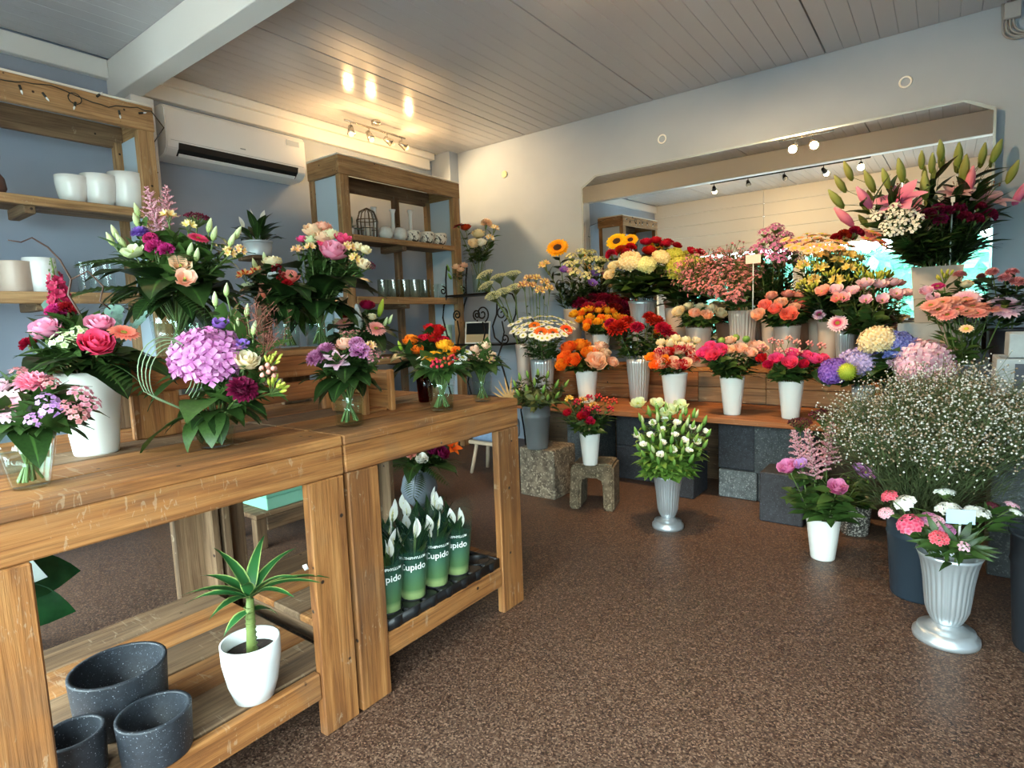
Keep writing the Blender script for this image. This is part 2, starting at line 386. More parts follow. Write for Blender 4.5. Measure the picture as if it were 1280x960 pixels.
# ------------------------------------------------------------------ air conditioner
ac = empty('air_conditioner', (XL+.002, 2.37, 2.38))
M_AC = plain('ac_white', '#eeeeec', .3)
prof = [(0, .0), (0, .335), (.16, .335), (.205, .325), (.225, .30), (.228, .10), (.215, .05), (.17, .012), (.10, .0)]
m = MB(); L = 1.05; n = len(prof)
m.add([(x, s*L/2, z) for s in (-1, 1) for x, z in prof], [(i, (i+1) % n, n+(i+1) % n, n+i) for i in range(n)] + [tuple(range(n))[::-1], tuple(range(n, 2*n))])
bmx = bmesh.new(); me = m.mesh('casing', [M_AC], False); bmx.from_mesh(me); bmesh.ops.recalc_face_normals(bmx, faces=bmx.faces); bmesh.ops.bevel(bmx, geom=[e for e in bmx.edges], offset=.006, segments=2, affect='EDGES'); bmx.to_mesh(me); bmx.free()
link('casing', me, ac)
def acq(n, pts, mt, th=.004):
    m = MB(); m.add(pts, [(0, 1, 2, 3)]); return m.obj(n, mt, ac, (0, 0, 0), False)
m = MB(); q = [(.2275, .088), (.2172, .050), (.1715, .0112)]
m.add([(x, y, z) for x, z in q for y in (-.45, .45)], [(0, 1, 3, 2), (2, 3, 5, 4)]); m.obj('air_outlet', plain('ac_dark', '#0c0d0e', .5), ac, (0, 0, 0), False)
for z0, x0 in ((.043, .207),):
    q = plank('louver', .172, .197, -.44, .44, .014, .019, M_AC, ac, .001); q.rotation_euler = (0, -.72, 0)
plank('seam', .2265, .2288, -.50, .50, .098, .100, plain('seam_grey', '#a9a9a6', .5), ac, 0)
plank('rating_label', .2278, .2290, .36, .47, .245, .285, plain('label_paper', '#b9c4cc', .5), ac, 0)
plank('badge', .2282, .2290, -.02, .02, .135, .142, plain('badge_grey', '#8f9498', .3, .5), ac, 0)
tag(ac, 'white wall-mounted air conditioner with a black air outlet', 'air conditioner')

# ------------------------------------------------------------------ wooden shelf units by the left wall
WT = [wood(0, 'tan'), wood(1, 'tan'), wood(2, 'tan')]; WS = [wood(0), wood(1), wood(2)]; WG = [wood(0, 'grey'), wood(1, 'grey'), wood(2, 'grey')]; WO = [wood(0, 'orange'), wood(1, 'orange'), wood(2, 'orange')]
M_SIDE = plain('side_panel_blue', '#b9c9d8', .6)
def shelf_unit(y0, y1, label, side=True):
    xf, xb = -3.72, -4.12; u = empty('shelf_unit', (xb, (y0+y1)/2, 0)); o = tuple(u.location)
    def P(n, *a, mt): return plank(n, *a, mt, u, .004, o)
    for yy in (y0+.01, y1-.09):
        P('post', xf-.06, xf-.004, yy, yy+.085, 0, 2.36, mt=WT[2]); P('post', xb, xb+.05, yy, yy+.07, 0, 2.36, mt=WT[2])
    if y0 > 2: P('post', xb, xb+.05, (y0+y1)/2+.18, (y0+y1)/2+.24, 0, 2.36, mt=WG[2])
    P('fascia', xf-.035, xf, y0, y1, 2.36, 2.497, mt=WT[1]); P('back_rail', xb+.0, xb+.03, y0+.03, y1-.03, 2.33, 2.46, mt=WG[1])
    for yy in (y0, y1-.03): P('side_rail', xb, xf-.036, yy, yy+.03, 2.36, 2.497, mt=WT[0])
    P('top_board', xb, xf, y0-.004, y1+.004, 2.498, 2.51, mt=plain('white_top', '#dcd7cb', .5))
    for z in (1.87, 1.375, .88, .35):
        h = .045 if z > 1.5 else .06
        P('shelf_edge', xf-.03, xf+.002, y0+.1 if z > 1.5 else y0+.1, y1-.1, z-.0, z+h, mt=WT[1])
        for q in range(2): P('shelf_board', xb+.05+q*.16, xb+.05+(q+1)*.16-.002, y0+.02, y1-.02, z+h-.025, z+h-.001, mt=WG[1])
        P('shelf_bearer', xb+.05, xf-.06, (y0+y1)/2-.02, (y0+y1)/2+.03, z-.035, z+h-.026, mt=WG[0])
    if side:
        for yy in (y0+.03, y1-.05): P('side_panel', xb+.05, xf-.06, yy, yy+.012, .3, 2.36, mt=M_SIDE)
    tag(u, label, 'shelf unit'); return u
shelf_unit(2.86, 4.225, 'open timber shelf unit with blue side panel beside the air conditioner')
shelf_unit(.35, 1.585, 'open timber shelf unit with fairy lights along its top board')

# fairy lights
fl = empty('fairy_lights', (-3.71, 1.0, 2.44)); M_WIRE = plain('wire_dark', '#1d2320', .5)
rnd = random.Random(3); P = []
for k in range(34):
    y = -.62 + k*.036; P.append((.006+rnd.uniform(0, .004), y, .028-.02*math.sin(k*.55)-.018*(k/34)+rnd.uniform(-.006, .006)))
m = MB(); m.tube(P, .0028, 5)
m.tube([(.006, .2+.03*math.cos(a), .0+.028*math.sin(a)) for a in [i*.5 for i in range(14)]], .0025, 5)
PW = [P[-1], (-.2, .72, .02), (-.46, .735, -.05)] + [(-.47, .74+.012*math.sin(k*1.3), -.1-.08*k) for k in range(12)]
m.tube(PW, .003, 5); m.obj('wire', M_WIRE, fl)
for k, (yy, zz, tilt) in enumerate(((-.42, .0, .3), (-.2, .005, -.2), (-.03, 0, .2), (.06, -.01, .6), (.2, -.02, -.3), (.3, .035, 2.4), (.4, -.01, .1), (.5, .0, 1.9))):
    m = MB(); m.lathe([(.006, 0), (.006, .02), (.004, .024)], 8); m.lathe([(.004, .024), (.005, .034), (.001, .044)], 8, 1)
    o = m.obj('bulb', [M_WIRE, plain('bulb_clear', '#e8ecec', .1)], fl, (.012, yy, zz)); o.rotation_euler = (PI+tilt, 0, 0)
for k in range(4):
    m = MB(); m.tube([(-.475, .715, -.2-.2*k), (-.462, .735, -.2-.2*k), (-.47, .775, -.19-.2*k)], .004, 5); m.obj('cable_clip', M_WIRE, fl)
tag(fl, 'dark fairy light string draped over the timber shelf top', 'fairy lights')

# ------------------------------------------------------------------ spotlights
M_CHROME = plain('brushed_steel', '#b9b4aa', .25, .9); M_BULB = emit('bulb_glow', (1.0, .66, .28), 2.6); M_BULB2 = plain('bulb_off', '#f1ead8', .2)
def spot_bar(loc, ang, L, heads, label, glow, matb):
    """ceiling bar along local X with heads (offset, aim vector, lit, light power)"""
    u = empty('spotlight_bar', loc, ang)
    m = MB(); m.lathe([(.04, 0), (.04, .03), (.03, .036), (.001, .036)], 16); m.obj('ceiling_plate', matb, u, (0, 0, ZC-loc[2]-.036))
    m = MB(); m.tube([(-L/2, 0, 0), (L/2, 0, 0)], .009, 8); m.obj('bar', matb, u)
    R = Matrix.Rotation(-ang, 3, 'Z')
    for off, aim, lit, pw in heads:
        h = bpy.data.objects.new('spot_head', None)
        d = (R @ Vector(aim)).normalized()
        m = MB(); m.tube([(0, 0, 0), (0, 0, -.055)], .004, 6)
        p = Vector((0, 0, -.06)); m.tube([p-d*.035, p-d*.03, p+d*.01, p+d*.045], [.012, .02, .026, .033], 12)
        h = m.obj('spot_head', matb, u, (off, 0, 0))
        m = MB(); q = p+d*.047; m.sphere((0, 0, 0), .024, 12, 8); m.obj('bulb', M_BULB if lit else M_BULB2, h, q)
        if pw:
            ld = bpy.data.lights.new('spot_lamp', 'SPOT'); ld.energy = pw; ld.color = (1.0, .66, .32); ld.spot_size = 1.9; ld.spot_blend = .6; ld.shadow_soft_size = .035
            lo = bpy.data.objects.new('spot_lamp', ld); COL.objects.link(lo); lo.parent = u; lo.location = Vector((off, 0, 0))+p+d*.085
            lo.rotation_euler = d.to_track_quat('-Z', 'Y').to_euler()
        if lit:
            ld = bpy.data.lights.new('bulb_lamp', 'POINT'); ld.energy = glow; ld.color = (1.0, .6, .25); ld.shadow_soft_size = .03
            lo = bpy.data.objects.new('bulb_lamp', ld); COL.objects.link(lo); lo.parent = u; lo.location = Vector((off, 0, 0))+p+d*.09
    tag(u, label, 'spotlight'); return u
spot_bar((-3.98, 3.48, 2.87), PI/2, .66, ((-.27, (.35, -.25, -.9), True, 30), (-.08, (.45, .1, -.85), True, 30), (.12, (.45, .75, -.5), False, 0), (.29, (.35, .8, -.5), True, 60)),
         'steel spotlight bar with four lamps on the ceiling above the timber shelf unit', 6, M_CHROME)
M_BLACK = plain('black_metal', '#1a1a1b', .4, .3)
spot_bar((-1.75, .92, 2.83), 0, 1.9, ((-.9, (-.2, -.9, -.4), True, 70), (-.45, (.3, .6, -.7), False, 0), (0, (.4, .6, -.7), False, 0), (.45, (.2, -.85, -.35), True, 90), (.85, (.1, .8, -.6), True, 25)),
         'black spotlight track with five lamps across the ceiling before the shop front', 3, M_BLACK)
spot_bar((-1.2, 2.62, 2.85), 0, .5, ((-.09, (-.25, .85, -.8), True, 95), (.06, (.35, .8, -.8), True, 95)),
         'spotlight bar with two lit lamps on the ceiling before the mirror', 4, M_CHROME)
# ------------------------------------------------------------------ the two scaffold-wood tables
XT, XTB, ZT = -1.418, -2.33, .88
def work_table(y0, y1, ll, rl, label):
    u = empty('work_table', ((XT+XTB)/2, (y0+y1)/2, 0)); o = tuple(u.location)
    def P(n, *a, mt): return plank(n, *a, mt, u, .004, o)
    n = 5; w = (XT-XTB)/n
    for k in range(n): P('top_plank', XTB+k*w+.001, XTB+(k+1)*w-.001, y0, y1, ZT-.03, ZT, mt=WS[1] if k != 2 else WG[1])
    P('front_rail', XT-.03, XT-.002, y0+.001, y1-.001, .765, .8495, mt=WS[1]); P('back_rail', XTB, XTB+.03, y0, y1, .765, .8495, mt=WG[1])
    for yy in (y0+.02, y1-.05): P('side_rail', XTB+.031, XT-.031, yy, yy+.03, .77, .8495, mt=WG[0])
    for a, b in (ll, rl): P('leg', XT-.033, XT, a, b, 0, .764, mt=WS[2])
    for a, b in ((y0+.005, y0+.135), (y1-.135, y1-.005)): P('leg', XTB, XTB+.033, a, b, 0, .764, mt=WG[2])
    for yy in (y0+.005, y1-.035):
        P('leg_board', XTB+.034, XTB+.12, yy, yy+.03, 0, .764, mt=WG[2]); P('leg_board', XT-.10, XT-.034, yy, yy+.03, 0, .764, mt=WG[2])
    w = (XT-XTB-.08)/n
    for k in range(n): P('shelf_plank', XTB+.036+k*w+.001, XTB+.036+(k+1)*w-.001, y0+.04, y1-.04, .172, .199, mt=WS[1] if k % 2 else WG[1])
    P('shelf_edge', XT-.034, XT-.006, ll[1]+.001, rl[0]-.001, .118, .199, mt=WS[1]); P('shelf_bearer', XTB+.14, XT-.11, y0+.04, y0+.07, .12, .171, mt=WG[0]); P('shelf_bearer', XTB+.14, XT-.11, y1-.07, y1-.04, .12, .171, mt=WG[0])
    tag(u, label, 'table'); return u
work_table(.16, 1.041, (.165, .30), (.915, 1.036), 'weathered timber table with speckled pots on its lower shelf')
work_table(1.045, 1.92, (1.05, 1.168), (1.775, 1.915), 'weathered timber table with sleeved peace lilies on its lower shelf')
# raised stand on the tables
u = empty('timber_riser', (-2.1, 1.05, ZT)); o = tuple(u.location)
def P(n, *a, mt): return plank(n, *a, mt, u, .004, o)
for k in range(2): P('top_plank', -2.26+k*.155, -2.26+(k+1)*.155-.002, .62, 1.50, 1.098, 1.12, mt=WS[1])
P('front_rail', -1.975, -1.95, .62, 1.50, 1.02, 1.097, mt=WO[1]); P('back_rail', -2.26, -2.235, .62, 1.50, 1.02, 1.097, mt=WG[1])
for yy in (.69, 1.36):
    P('leg', -1.975, -1.95, yy, yy+.135, ZT, 1.019, mt=WS[2]); P('leg', -2.26, -2.235, yy, yy+.135, ZT, 1.019, mt=WG[2])
P('lower_rail', -1.977, -1.955, .826, 1.359, .93, 1.0, mt=WO[1])
tag(u, 'low timber riser carrying bouquets on top of the tables', 'riser')
u = empty('timber_crate', (-1.78, 1.40, ZT)); o = tuple(u.location)
for y0, y1 in ((1.325, 1.347), (1.45, 1.472)):
    for k in range(2): plank('end_board', -1.86, -1.68, y0, y1, ZT+.005+k*.075, ZT+.005+k*.075+.072, WS[0], u, .003, o)
for k in range(2): plank('corner_post', -1.684, -1.662, 1.325 if k == 0 else 1.45, 1.347 if k == 0 else 1.472, ZT, ZT+.155, WS[2], u, .003, o)
plank('base_board', -1.86, -1.685, 1.348, 1.449, ZT, ZT+.012, WS[1], u, .003, o)
tag(u, 'small timber crate standing on the table beside the mauve bouquet', 'crate')

# ------------------------------------------------------------------ flower display: bench, riser, blocks
u = empty('display_bench', (-.95, 3.9, 0)); o = tuple(u.location)
for k in range(3):
    w = .64/3
    for a, b in ((-3.0, -1.5), (-1.498, .62)): plank('bench_plank', a, b, 3.56+k*w, 3.56+(k+1)*w-.002, .525, .56, WO[0], u, .004, o)
for k in range(2):
    for q, (a, b) in enumerate(((-3.0, -2.42), (-2.418, -1.92), (-1.918, -1.45), (-1.448, -.98), (-.978, -.45), (-.448, .1), (.102, .62))):
        plank('riser_plank', a, b, 4.2, 4.225, .562+k*.109, .562+k*.109+.107, (WO if q < 3 else WG if q in (3, 4) else WS)[0], u, .004, o)  # left planks toned orange to carry the warm lamp light on them
for k in range(2): plank('upper_plank', -3.0, .62, 4.2+k*.22, 4.2+(k+1)*.22-.002, .782, .81, WS[0], u, .004, o)
for a, b in ((-3.0, -1.8), (-1.798, -.6), (-.598, .62)): plank('shade_board', a, b, 4.16, 4.18, .0, .523, wood(0, 'dark'), u, .003, o)  # added dark boards that stand in for the shade under the bench
tag(u, 'stepped timber display bench holding rows of flower vases', 'bench')
S_GREY = speckle('granite_grey', '#6f7373', '#9a9d99', 110, .58, .75, .3); S_DARK = speckle('granite_dark', '#33353b', '#4a4d56', 130, .6, .7, .25)
S_PEB = speckle('pebble_concrete', '#7f715f', '#a3957f', 75, .56, .85, .5, '#4d4336'); S_MID = speckle('granite_mid', '#4b4f51', '#6c716f', 110, .58, .75, .3)
def block(x0, x1, y0, y1, z0, z1, mt, label, group=None, cat='stone block', name='stone_block'):
    me = bevel_box(name, (x1-x0, y1-y0, z1-z0), mt, .008, 2)
    o = link(name, me, None, ((x0+x1)/2, (y0+y1)/2, (z0+z1)/2)); tag(o, label, cat, group); return o
block(-1.17, -.93, 3.78, 4.1, 0, .185, S_GREY, 'pale speckled granite block under the bench beside the dark block')
block(-1.18, -.95, 3.8, 4.1, .187, .524, S_DARK, 'dark granite block on the pale speckled block under the bench')
block(-.945, -.62, 3.76, 4.1, .187, .524, S_MID, 'mid grey granite block holding up the bench behind the astilbe vase')
block(-.925, -.62, 3.78, 4.1, 0, .185, S_MID, 'mid grey granite block on the floor behind the dark square block', None)
block(-.83, -.60, 3.43, 3.66, 0, .29, S_DARK, 'dark square granite block on the floor before the bench')
block(-1.95, -1.62, 3.86, 4.15, 0, .25, S_DARK, 'lower dark block under the bench behind the stone stool')
block(-1.95, -1.62, 3.86, 4.15, .252, .524, S_DARK, 'upper dark block under the bench behind the stone stool')
block(-1.50, -1.28, 3.62, 3.9, 0, .27, S_DARK, 'dark block on the floor behind the white lisianthus vase')
block(-2.38, -2.1, 3.86, 4.15, 0, .524, S_MID, 'tall grey block under the end of the bench behind the pebble block')
block(.25, .58, 3.75, 4.1, 0, .524, S_MID, 'grey block under the bench behind the gypsophila')
block(-2.33, -2.05, 3.15, 3.43, 0, .335, S_PEB, 'square pebble concrete block under the grey foliage bucket')
# U-shaped stone stool
m = MB(); prof = [(-.145, 0), (-.13, .27), (-.11, .295), (.12, .30), (.142, .29), (.142, 0), (.075, 0), (.07, .175), (.05, .205), (-.05, .205), (-.065, .18), (-.072, 0)]
n = len(prof); vs = [(x, y, z) for y in (-.11, .11) for x, z in prof]
m.add(vs, [(i, (i+1) % n, n+(i+1) % n, n+i) for i in range(n)] + [(0, 1, 9+1, 11), (1, 2, 3, 8, 9, 10), (3, 4, 7, 8), (4, 5, 6, 7)] + [tuple(n+i for i in q)[::-1] for q in ((0, 1, 10, 11), (1, 2, 3, 8, 9, 10), (3, 4, 7, 8), (4, 5, 6, 7))])
me = m.mesh('stone_stool', [speckle('pebble_stool', '#75654f', '#94846a', 80, .58, .9, .6, '#4c402f')], False)
b = bmesh.new(); b.from_mesh(me); bmesh.ops.remove_doubles(b, verts=b.verts, dist=.0001); bmesh.ops.recalc_face_normals(b, faces=b.faces); bmesh.ops.bevel(b, geom=[e for e in b.edges if e.is_manifold], offset=.012, segments=2, affect='EDGES'); b.to_mesh(me); b.free()
o = link('stone_stool', me, None, (-1.775, 3.2, 0)); o.rotation_euler = (0, 0, .3); tag(o, 'rough stone stool with two legs under the hypericum vase', 'stool')
# grey wooden boxes on a concrete stack at the right
for k in range(3): block(.18, .56, 3.22, 3.5, k*.27, k*.27+.268, S_MID, ('bottom', 'middle', 'top')[k] + ' concrete block of the stack under the grey boxes')
M_GBOX = plain('grey_painted_wood', '#9aa0a2', .6, var=.08)
def open_box(name, x0, x1, y0, y1, z0, z1, label, mt, inner=None, t=.018):
    u = empty(name, ((x0+x1)/2, (y0+y1)/2, z0)); o = tuple(u.location)
    q = lambda n, *a: plank(n, *a, mt, u, .003, o)
    q('front_panel', x0, x1, y0, y0+t, z0, z1); q('back_panel', x0, x1, y1-t, y1, z0, z1)
    q('side_panel', x0, x0+t, y0+t, y1-t, z0, z1); q('side_panel', x1-t, x1, y0+t, y1-t, z0, z1); q('base_panel', x0+t, x1-t, y0+t, y1-t, z0, z0+t)
    if inner: plank('print_panel', x0+.06, x1-.02, y0-.003, y0, z0+.03, z1-.02, inner, u, .0, o)
    tag(u, label, 'box'); return u
open_box('painted_box', .175, .52, 3.2, 3.5, .808, .965, 'grey painted wooden box on the concrete stack', M_GBOX, plain('box_dark_print', '#3a3f4a', .6))
open_box('painted_box', .215, .52, 3.24, 3.48, .967, 1.07, 'smaller grey box with a wooden front panel on another grey box', M_GBOX, WS[2])
open_box('painted_box', -.24, .16, 4.22, 4.5, .811, 1.10, 'grey box under the square lily vase on the bench', M_GBOX)

# ------------------------------------------------------------------ background pieces on the floor behind the tables
u = empty('low_bench', (-3.12, 2.0, 0)); o = tuple(u.location)
for k in range(3): plank('seat_plank', -3.30+k*.115, -3.30+(k+1)*.115-.002, 1.58, 2.42, .175, .2, WG[1], u, .003, o)
plank('front_board', -2.975, -2.953, 1.64, 2.36, .1, .174, WG[1], u, .003, o)
for yy in (1.58, 2.36):
    for xx in (-3.29, -3.01): plank('leg', xx, xx+.05, yy, yy+.06, 0, .174, WG[2], u, .003, o)
tag(u, 'low timber bench behind the tables with a mint box on it', 'bench')
u = empty('mint_box', (-3.12, 1.83, .2005)); o = tuple(u.location)
plank('body', -3.26, -2.98, 1.66, 2.0, .2005, .27, plain('mint', '#8fd0b4', .6), u, .004, o); plank('lid', -3.265, -2.975, 1.655, 2.005, .27, .295, plain('mint_lid', '#7cc0a4', .6), u, .004, o)
tag(u, 'mint green box on the low timber bench', 'box')
# ------------------------------------------------------------------ vases, pots and bowls
M_WHITE = plain('white_plastic', '#eceae4', .3); M_CER = plain('white_ceramic', '#e9ebea', .22); M_SILV = plain('silver_plastic', '#bcc1c4', .3, .62); M_GREYP = plain('grey_plastic', '#6d7173', .42, .1)
M_TERR = speckle('terrazzo_dark', '#2f343b', '#b4bcc6', 250, .66, .5, .05, '#262a30'); M_PINKV = plain('pearl_plastic', '#c6b4a8', .34, .2); M_BLUEB = plain('blue_bucket', '#26333e', .45); M_BLKB = plain('black_bucket', '#23272c', .45)
M_ZINC = plain('zinc_bucket', '#8a949c', .4, .5); M_GLASS = glass_mat('clear_glass', '#fbfefd'); M_RED = glass_mat('red_glass', '#c0142c', 1.0); M_WATER = glass_mat('vase_water', '#f3faf5', .6)
M_SPK = speckle('speckled_pot', '#5a5751', '#cfcabf', 110, .52, .7, .3, '#3a3733')
def shell(prof, t):
    """closed outline of a vessel: outside up, over the rim, inside down"""
    inn = [(max(.002, r-t), z) for r, z in reversed(prof)]
    inn = [(r, max(z, prof[0][1]+t)) for r, z in inn]
    return [(.001, prof[0][1])] + prof + inn + [(.001, prof[0][1]+t)]
def vessel(kind, rt, rb, h):
    """returns (MB parts list of (name, MB, material)); base at origin"""
    P = []; m = MB()
    if kind in ('white', 'pearl', 'beige'):
        m.lathe(shell([(rb*.96, 0), (rb, .006), (rb+(rt-rb)*.5, h*.5), (rt*.985, h*.96), (rt, h)], .003), 28); P.append(('body', m, {'white': M_WHITE, 'pearl': M_PINKV, 'beige': plain('beige_plastic', '#b8a596', .4)}[kind]))
    elif kind == 'ceramic':
        m.lathe(shell([(rb*.8, 0), (rb, .004), (rb+(rt-rb)*.55, h*.3), (rt*.99, h*.7), (rt, h)], .006), 36); P.append(('body', m, M_CER))
    elif kind == 'terrazzo':
        m.lathe(shell([(rb*.97, 0), (rb, .006), (rt, h-.004), (rt*.995, h)], .009), 40); P.append(('body', m, M_TERR))
    elif kind == 'pedestal':
        pr = [(rb*.98, 0), (rb, .008), (rb*.99, .02), (rb*.88, .03), (rb*.86, .042), (rb*.70, h*.13), (rb*.52, h*.165), (rb*.42, h*.2), (rb*.43, h*.215), (rb*.5, h*.24), (rt*.56, h*.28), (rt*.65, h*.36), (rt*.70, h*.5), (rt*.75, h*.68), (rt*.83, h*.85), (rt*.93, h*.95), (rt, h)]
        body = [q for q in pr if q[1] >= h*.2]; foot = [q for q in pr if q[1] <= h*.2]
        m.lathe(shell(body, .003), 162, 0, (0, 0, 0), .045, 27, h*.28, h*.9); P.append(('bowl', m, M_SILV))
        m = MB(); m.lathe([(.001, 0)] + foot + [(.001, h*.2)], 40); P.append(('foot', m, M_SILV))
    elif kind == 'fluted' or kind == 'flutedpearl':
        m.lathe(shell([(rb*.95, 0), (rb, .008), (rb*1.02, h*.1), (rb+(rt-rb)*.55, h*.6), (rt*.95, h*.9), (rt, h)], .003), 144, 0, (0, 0, 0), .07, 24, h*.05, h*.95); P.append(('body', m, M_SILV if kind == 'fluted' else M_PINKV))
    elif kind in ('bucket', 'bluebucket', 'blackbucket', 'zinc'):
        m.lathe(shell([(rb*.97, 0), (rb, .008), (rb+(rt-rb)*.7, h*.72), (rb+(rt-rb)*.72+.004, h*.74), (rb+(rt-rb)*.75, h*.77), (rt*.97, h*.97), (rt+.004, h*.975), (rt+.004, h)], .003), 32); P.append(('body', m, {'bucket': M_GREYP, 'bluebucket': M_BLUEB, 'blackbucket': M_BLKB, 'zinc': M_ZINC}[kind]))
    elif kind in ('glass', 'redglass'):
        m.lathe(shell([(rb*.9, 0), (rb, .006), (rb+(rt-rb)*.5, h*.5), (rt, h)], .0035), 32); P.append(('body', m, M_GLASS if kind == 'glass' else M_RED))
        if kind == 'glass':
            m = MB(); w = h*.62; m.lathe([(.001, .012), (rb-.006, .012), (rb+(rt-rb)*.62-.005, w), (.001, w)], 24); P.append(('water', m, M_WATER))
    elif kind == 'speckled':
        m.lathe(shell([(rb*.95, 0), (rb, .01), (rt, h*.96), (rt*.98, h)], .012), 28); P.append(('body', m, M_SPK))
    elif kind == 'square':
        for a in range(4):
            c, s = math.cos(a*PI/2), math.sin(a*PI/2); Rm = Matrix.Rotation(a*PI/2, 3, 'Z'); t = .008
            vs = [Rm @ Vector(q) for q in ((rb, -rb, 0), (rb, rb, 0), (rt, rt, h), (rt, -rt, h), (rb-t, -rb+t, t), (rb-t, rb-t, t), (rt-t, rt-t, h), (rt-t, -rt+t, h))]
            m.add(vs, [(0, 1, 2, 3), (5, 4, 7, 6), (3, 2, 6, 7)])
        m.add([(-rb, -rb, 0), (rb, -rb, 0), (rb, rb, 0), (-rb, rb, 0)], [(3, 2, 1, 0)]); P.append(('body', m, plain('square_pot_grey', '#a39a92', .6)))
    elif kind == 'ball':
        m.lathe(shell([(rb*.6, 0), (rt*1.2, h*.25), (rt*1.45, h*.5), (rt*1.25, h*.8), (rt, h)], .006), 32); P.append(('body', m, plain('ball_grey', '#7d8791', .4)))
    elif kind == 'wicker':
        m.lathe(shell([(rb, 0), (rb*1.04, h*.1), (rt, h)], .006), 48, 0, (0, 0, 0), .05, 30, h*.1, h*.85); torus(m, rt, .006, (0, 0, h), 32, 6, 'z'); P.append(('body', m, plain('silver_wicker', '#b4bac0', .4, .3)))
    elif kind in ('glasscyl', 'jar'):
        m.lathe(shell([(rb*.96, 0), (rb, .004), (rb if kind == 'jar' else (rb+rt)/2, h*.5), (rt, h*.97), (rt, h)], .0035), 30 if kind == 'glasscyl' else 48, 0, (0, 0, 0), .06 if kind == 'jar' else 0, 16, h*.08, h*.85); P.append(('body', m, M_GLASS if kind == 'glasscyl' else glass_mat('jar_glass', '#f0f4ec', 2.2, .08)))
    elif kind == 'budvase':
        m.lathe(shell([(rb*.95, 0), (rb, h*.1), (rb*.75, h*.3), (rb*.5, h*.6), (rb*.62, h*.88), (rt, h)], .003), 24, 0, (0, 0, 0), .05, 12, h*.1, h*.85); P.append(('body', m, M_CER))
    elif kind == 'patpot':
        m.lathe(shell([(rb*.7, 0), (rb, h*.12), (rt*1.06, h*.5), (rt, h*.93), (rt*.96, h)], .005), 28); P.append(('body', m, speckle('leaf_pattern_pot', '#e6e2d8', '#3a3a38', 34, .56, .4, 0, '#e0dcd2')))
    elif kind == 'orb':
        m.lathe(shell([(rt*.9, 0), (rt*1.6, h*.25), (rt*1.8, h*.5), (rt*1.5, h*.8), (rt, h)], .004), 28); P.append(('body', m, plain('frosted_white', '#d9dad8', .35, var=.06, vscale=60)))
    elif kind == 'mint':
        m.lathe(shell([(rb*.95, 0), (rb, .006), (rt, h)], .005), 28); P.append(('body', m, plain('mint_ceramic', '#a9d3c4', .3)))
    return P
VESS = {}
def place_vessel(kind, pos, rt, rb, h, name, label, cat, group=None):
    k = (kind, round(rt, 3), round(rb, 3), round(h, 3))
    if k not in VESS: VESS[k] = [(n, m.mesh(n, [mt]), mt) for n, m, mt in vessel(*k)]
    parts = VESS[k]
    if len(parts) == 1: o = link(name, parts[0][1], None, pos)
    else:
        o = empty(name, pos)
        for n, me, _ in parts: link(n, me, o)
    tag(o, label, cat, group); return o
# ------------------------------------------------------------------ flower heads (unit radius, facing +Z, centred near the origin)
def fib(n, cap=1.0):
    """points spread over a spherical cap, cap = fraction of the sphere from the top"""
    for i in range(n):
        z = 1-2*cap*(i+.5)/n; a = i*2.39996; s = math.sqrt(max(0, 1-z*z)); yield Vector((s*math.cos(a), s*math.sin(a), z))
def frame(n):
    n = Vector(n).normalized(); a = n.cross(Vector((0, 0, 1)))
    if a.length < .05: a = Vector((1, 0, 0))
    a.normalize(); return a, n.cross(a), n
def wrap_petal(m, phi, S, base, ctrl, tip, nu, nv, uvx, rnd, m_i=0, notch=0.0):
    vs = []; uv = []
    for j in range(nv+1):
        t = j/nv; r = (1-t)**2*base[0]+2*t*(1-t)*ctrl[0]+t*t*tip[0]; z = (1-t)**2*base[1]+2*t*(1-t)*ctrl[1]+t*t*tip[1]
        sp = S*(.55+.45*math.sin(min(1, t*1.5)*PI/2))*(1 if t < .7 else math.sqrt(max(.12, 1-((t-.7)/.33)**2)))
        for i in range(nu+1):
            s = 2*i/nu-1; a = phi+s*sp; zz = z-.12*s*s*t+notch*(1-abs(s))*(-1)*(t > .95); rr = r*(1+.06*s*s*t)+.02*math.sin(5*a+phi)*t
            vs.append((rr*math.cos(a), rr*math.sin(a), zz)); uv.append((uvx, t))
    k = nu+1; m.add(vs, [(j*k+i, j*k+i+1, (j+1)*k+i+1, (j+1)*k+i) for j in range(nv) for i in range(nu)], uv, m_i)
def flat_petal(m, O, d, n, L, W, droop, cup, nv, uvx, pointy=1.0, m_i=0, notch=0):
    """petal from O along d, facing n"""
    d = d.normalized(); n = (n-d*n.dot(d)).normalized(); s = d.cross(n); vs = []; uv = []
    for j in range(nv+1):
        t = j/nv; w = W*(math.sin(PI*min(1, .12+.62*t)))**.8*(1 if t < .75 else math.sqrt(max(0.02, 1-((t-.75)/.255)**2))) if pointy < 1.5 else W*math.sin(PI*(.08+.9*t))**.9
        p = O+d*(L*t)+n*(-droop*L*t*t)
        for q in (-1, 0, 1):
            vs.append(p+s*(w*q)+n*(cup*w*abs(q)) - (d*notch*L if (q == 0 and j == nv) else Vector((0, 0, 0)))); uv.append((uvx, t))
    m.add(vs, [(j*3+i, j*3+i+1, (j+1)*3+i+1, (j+1)*3+i) for j in range(nv) for i in range(2)], uv, m_i)
Z3 = Vector((0, 0, 1))
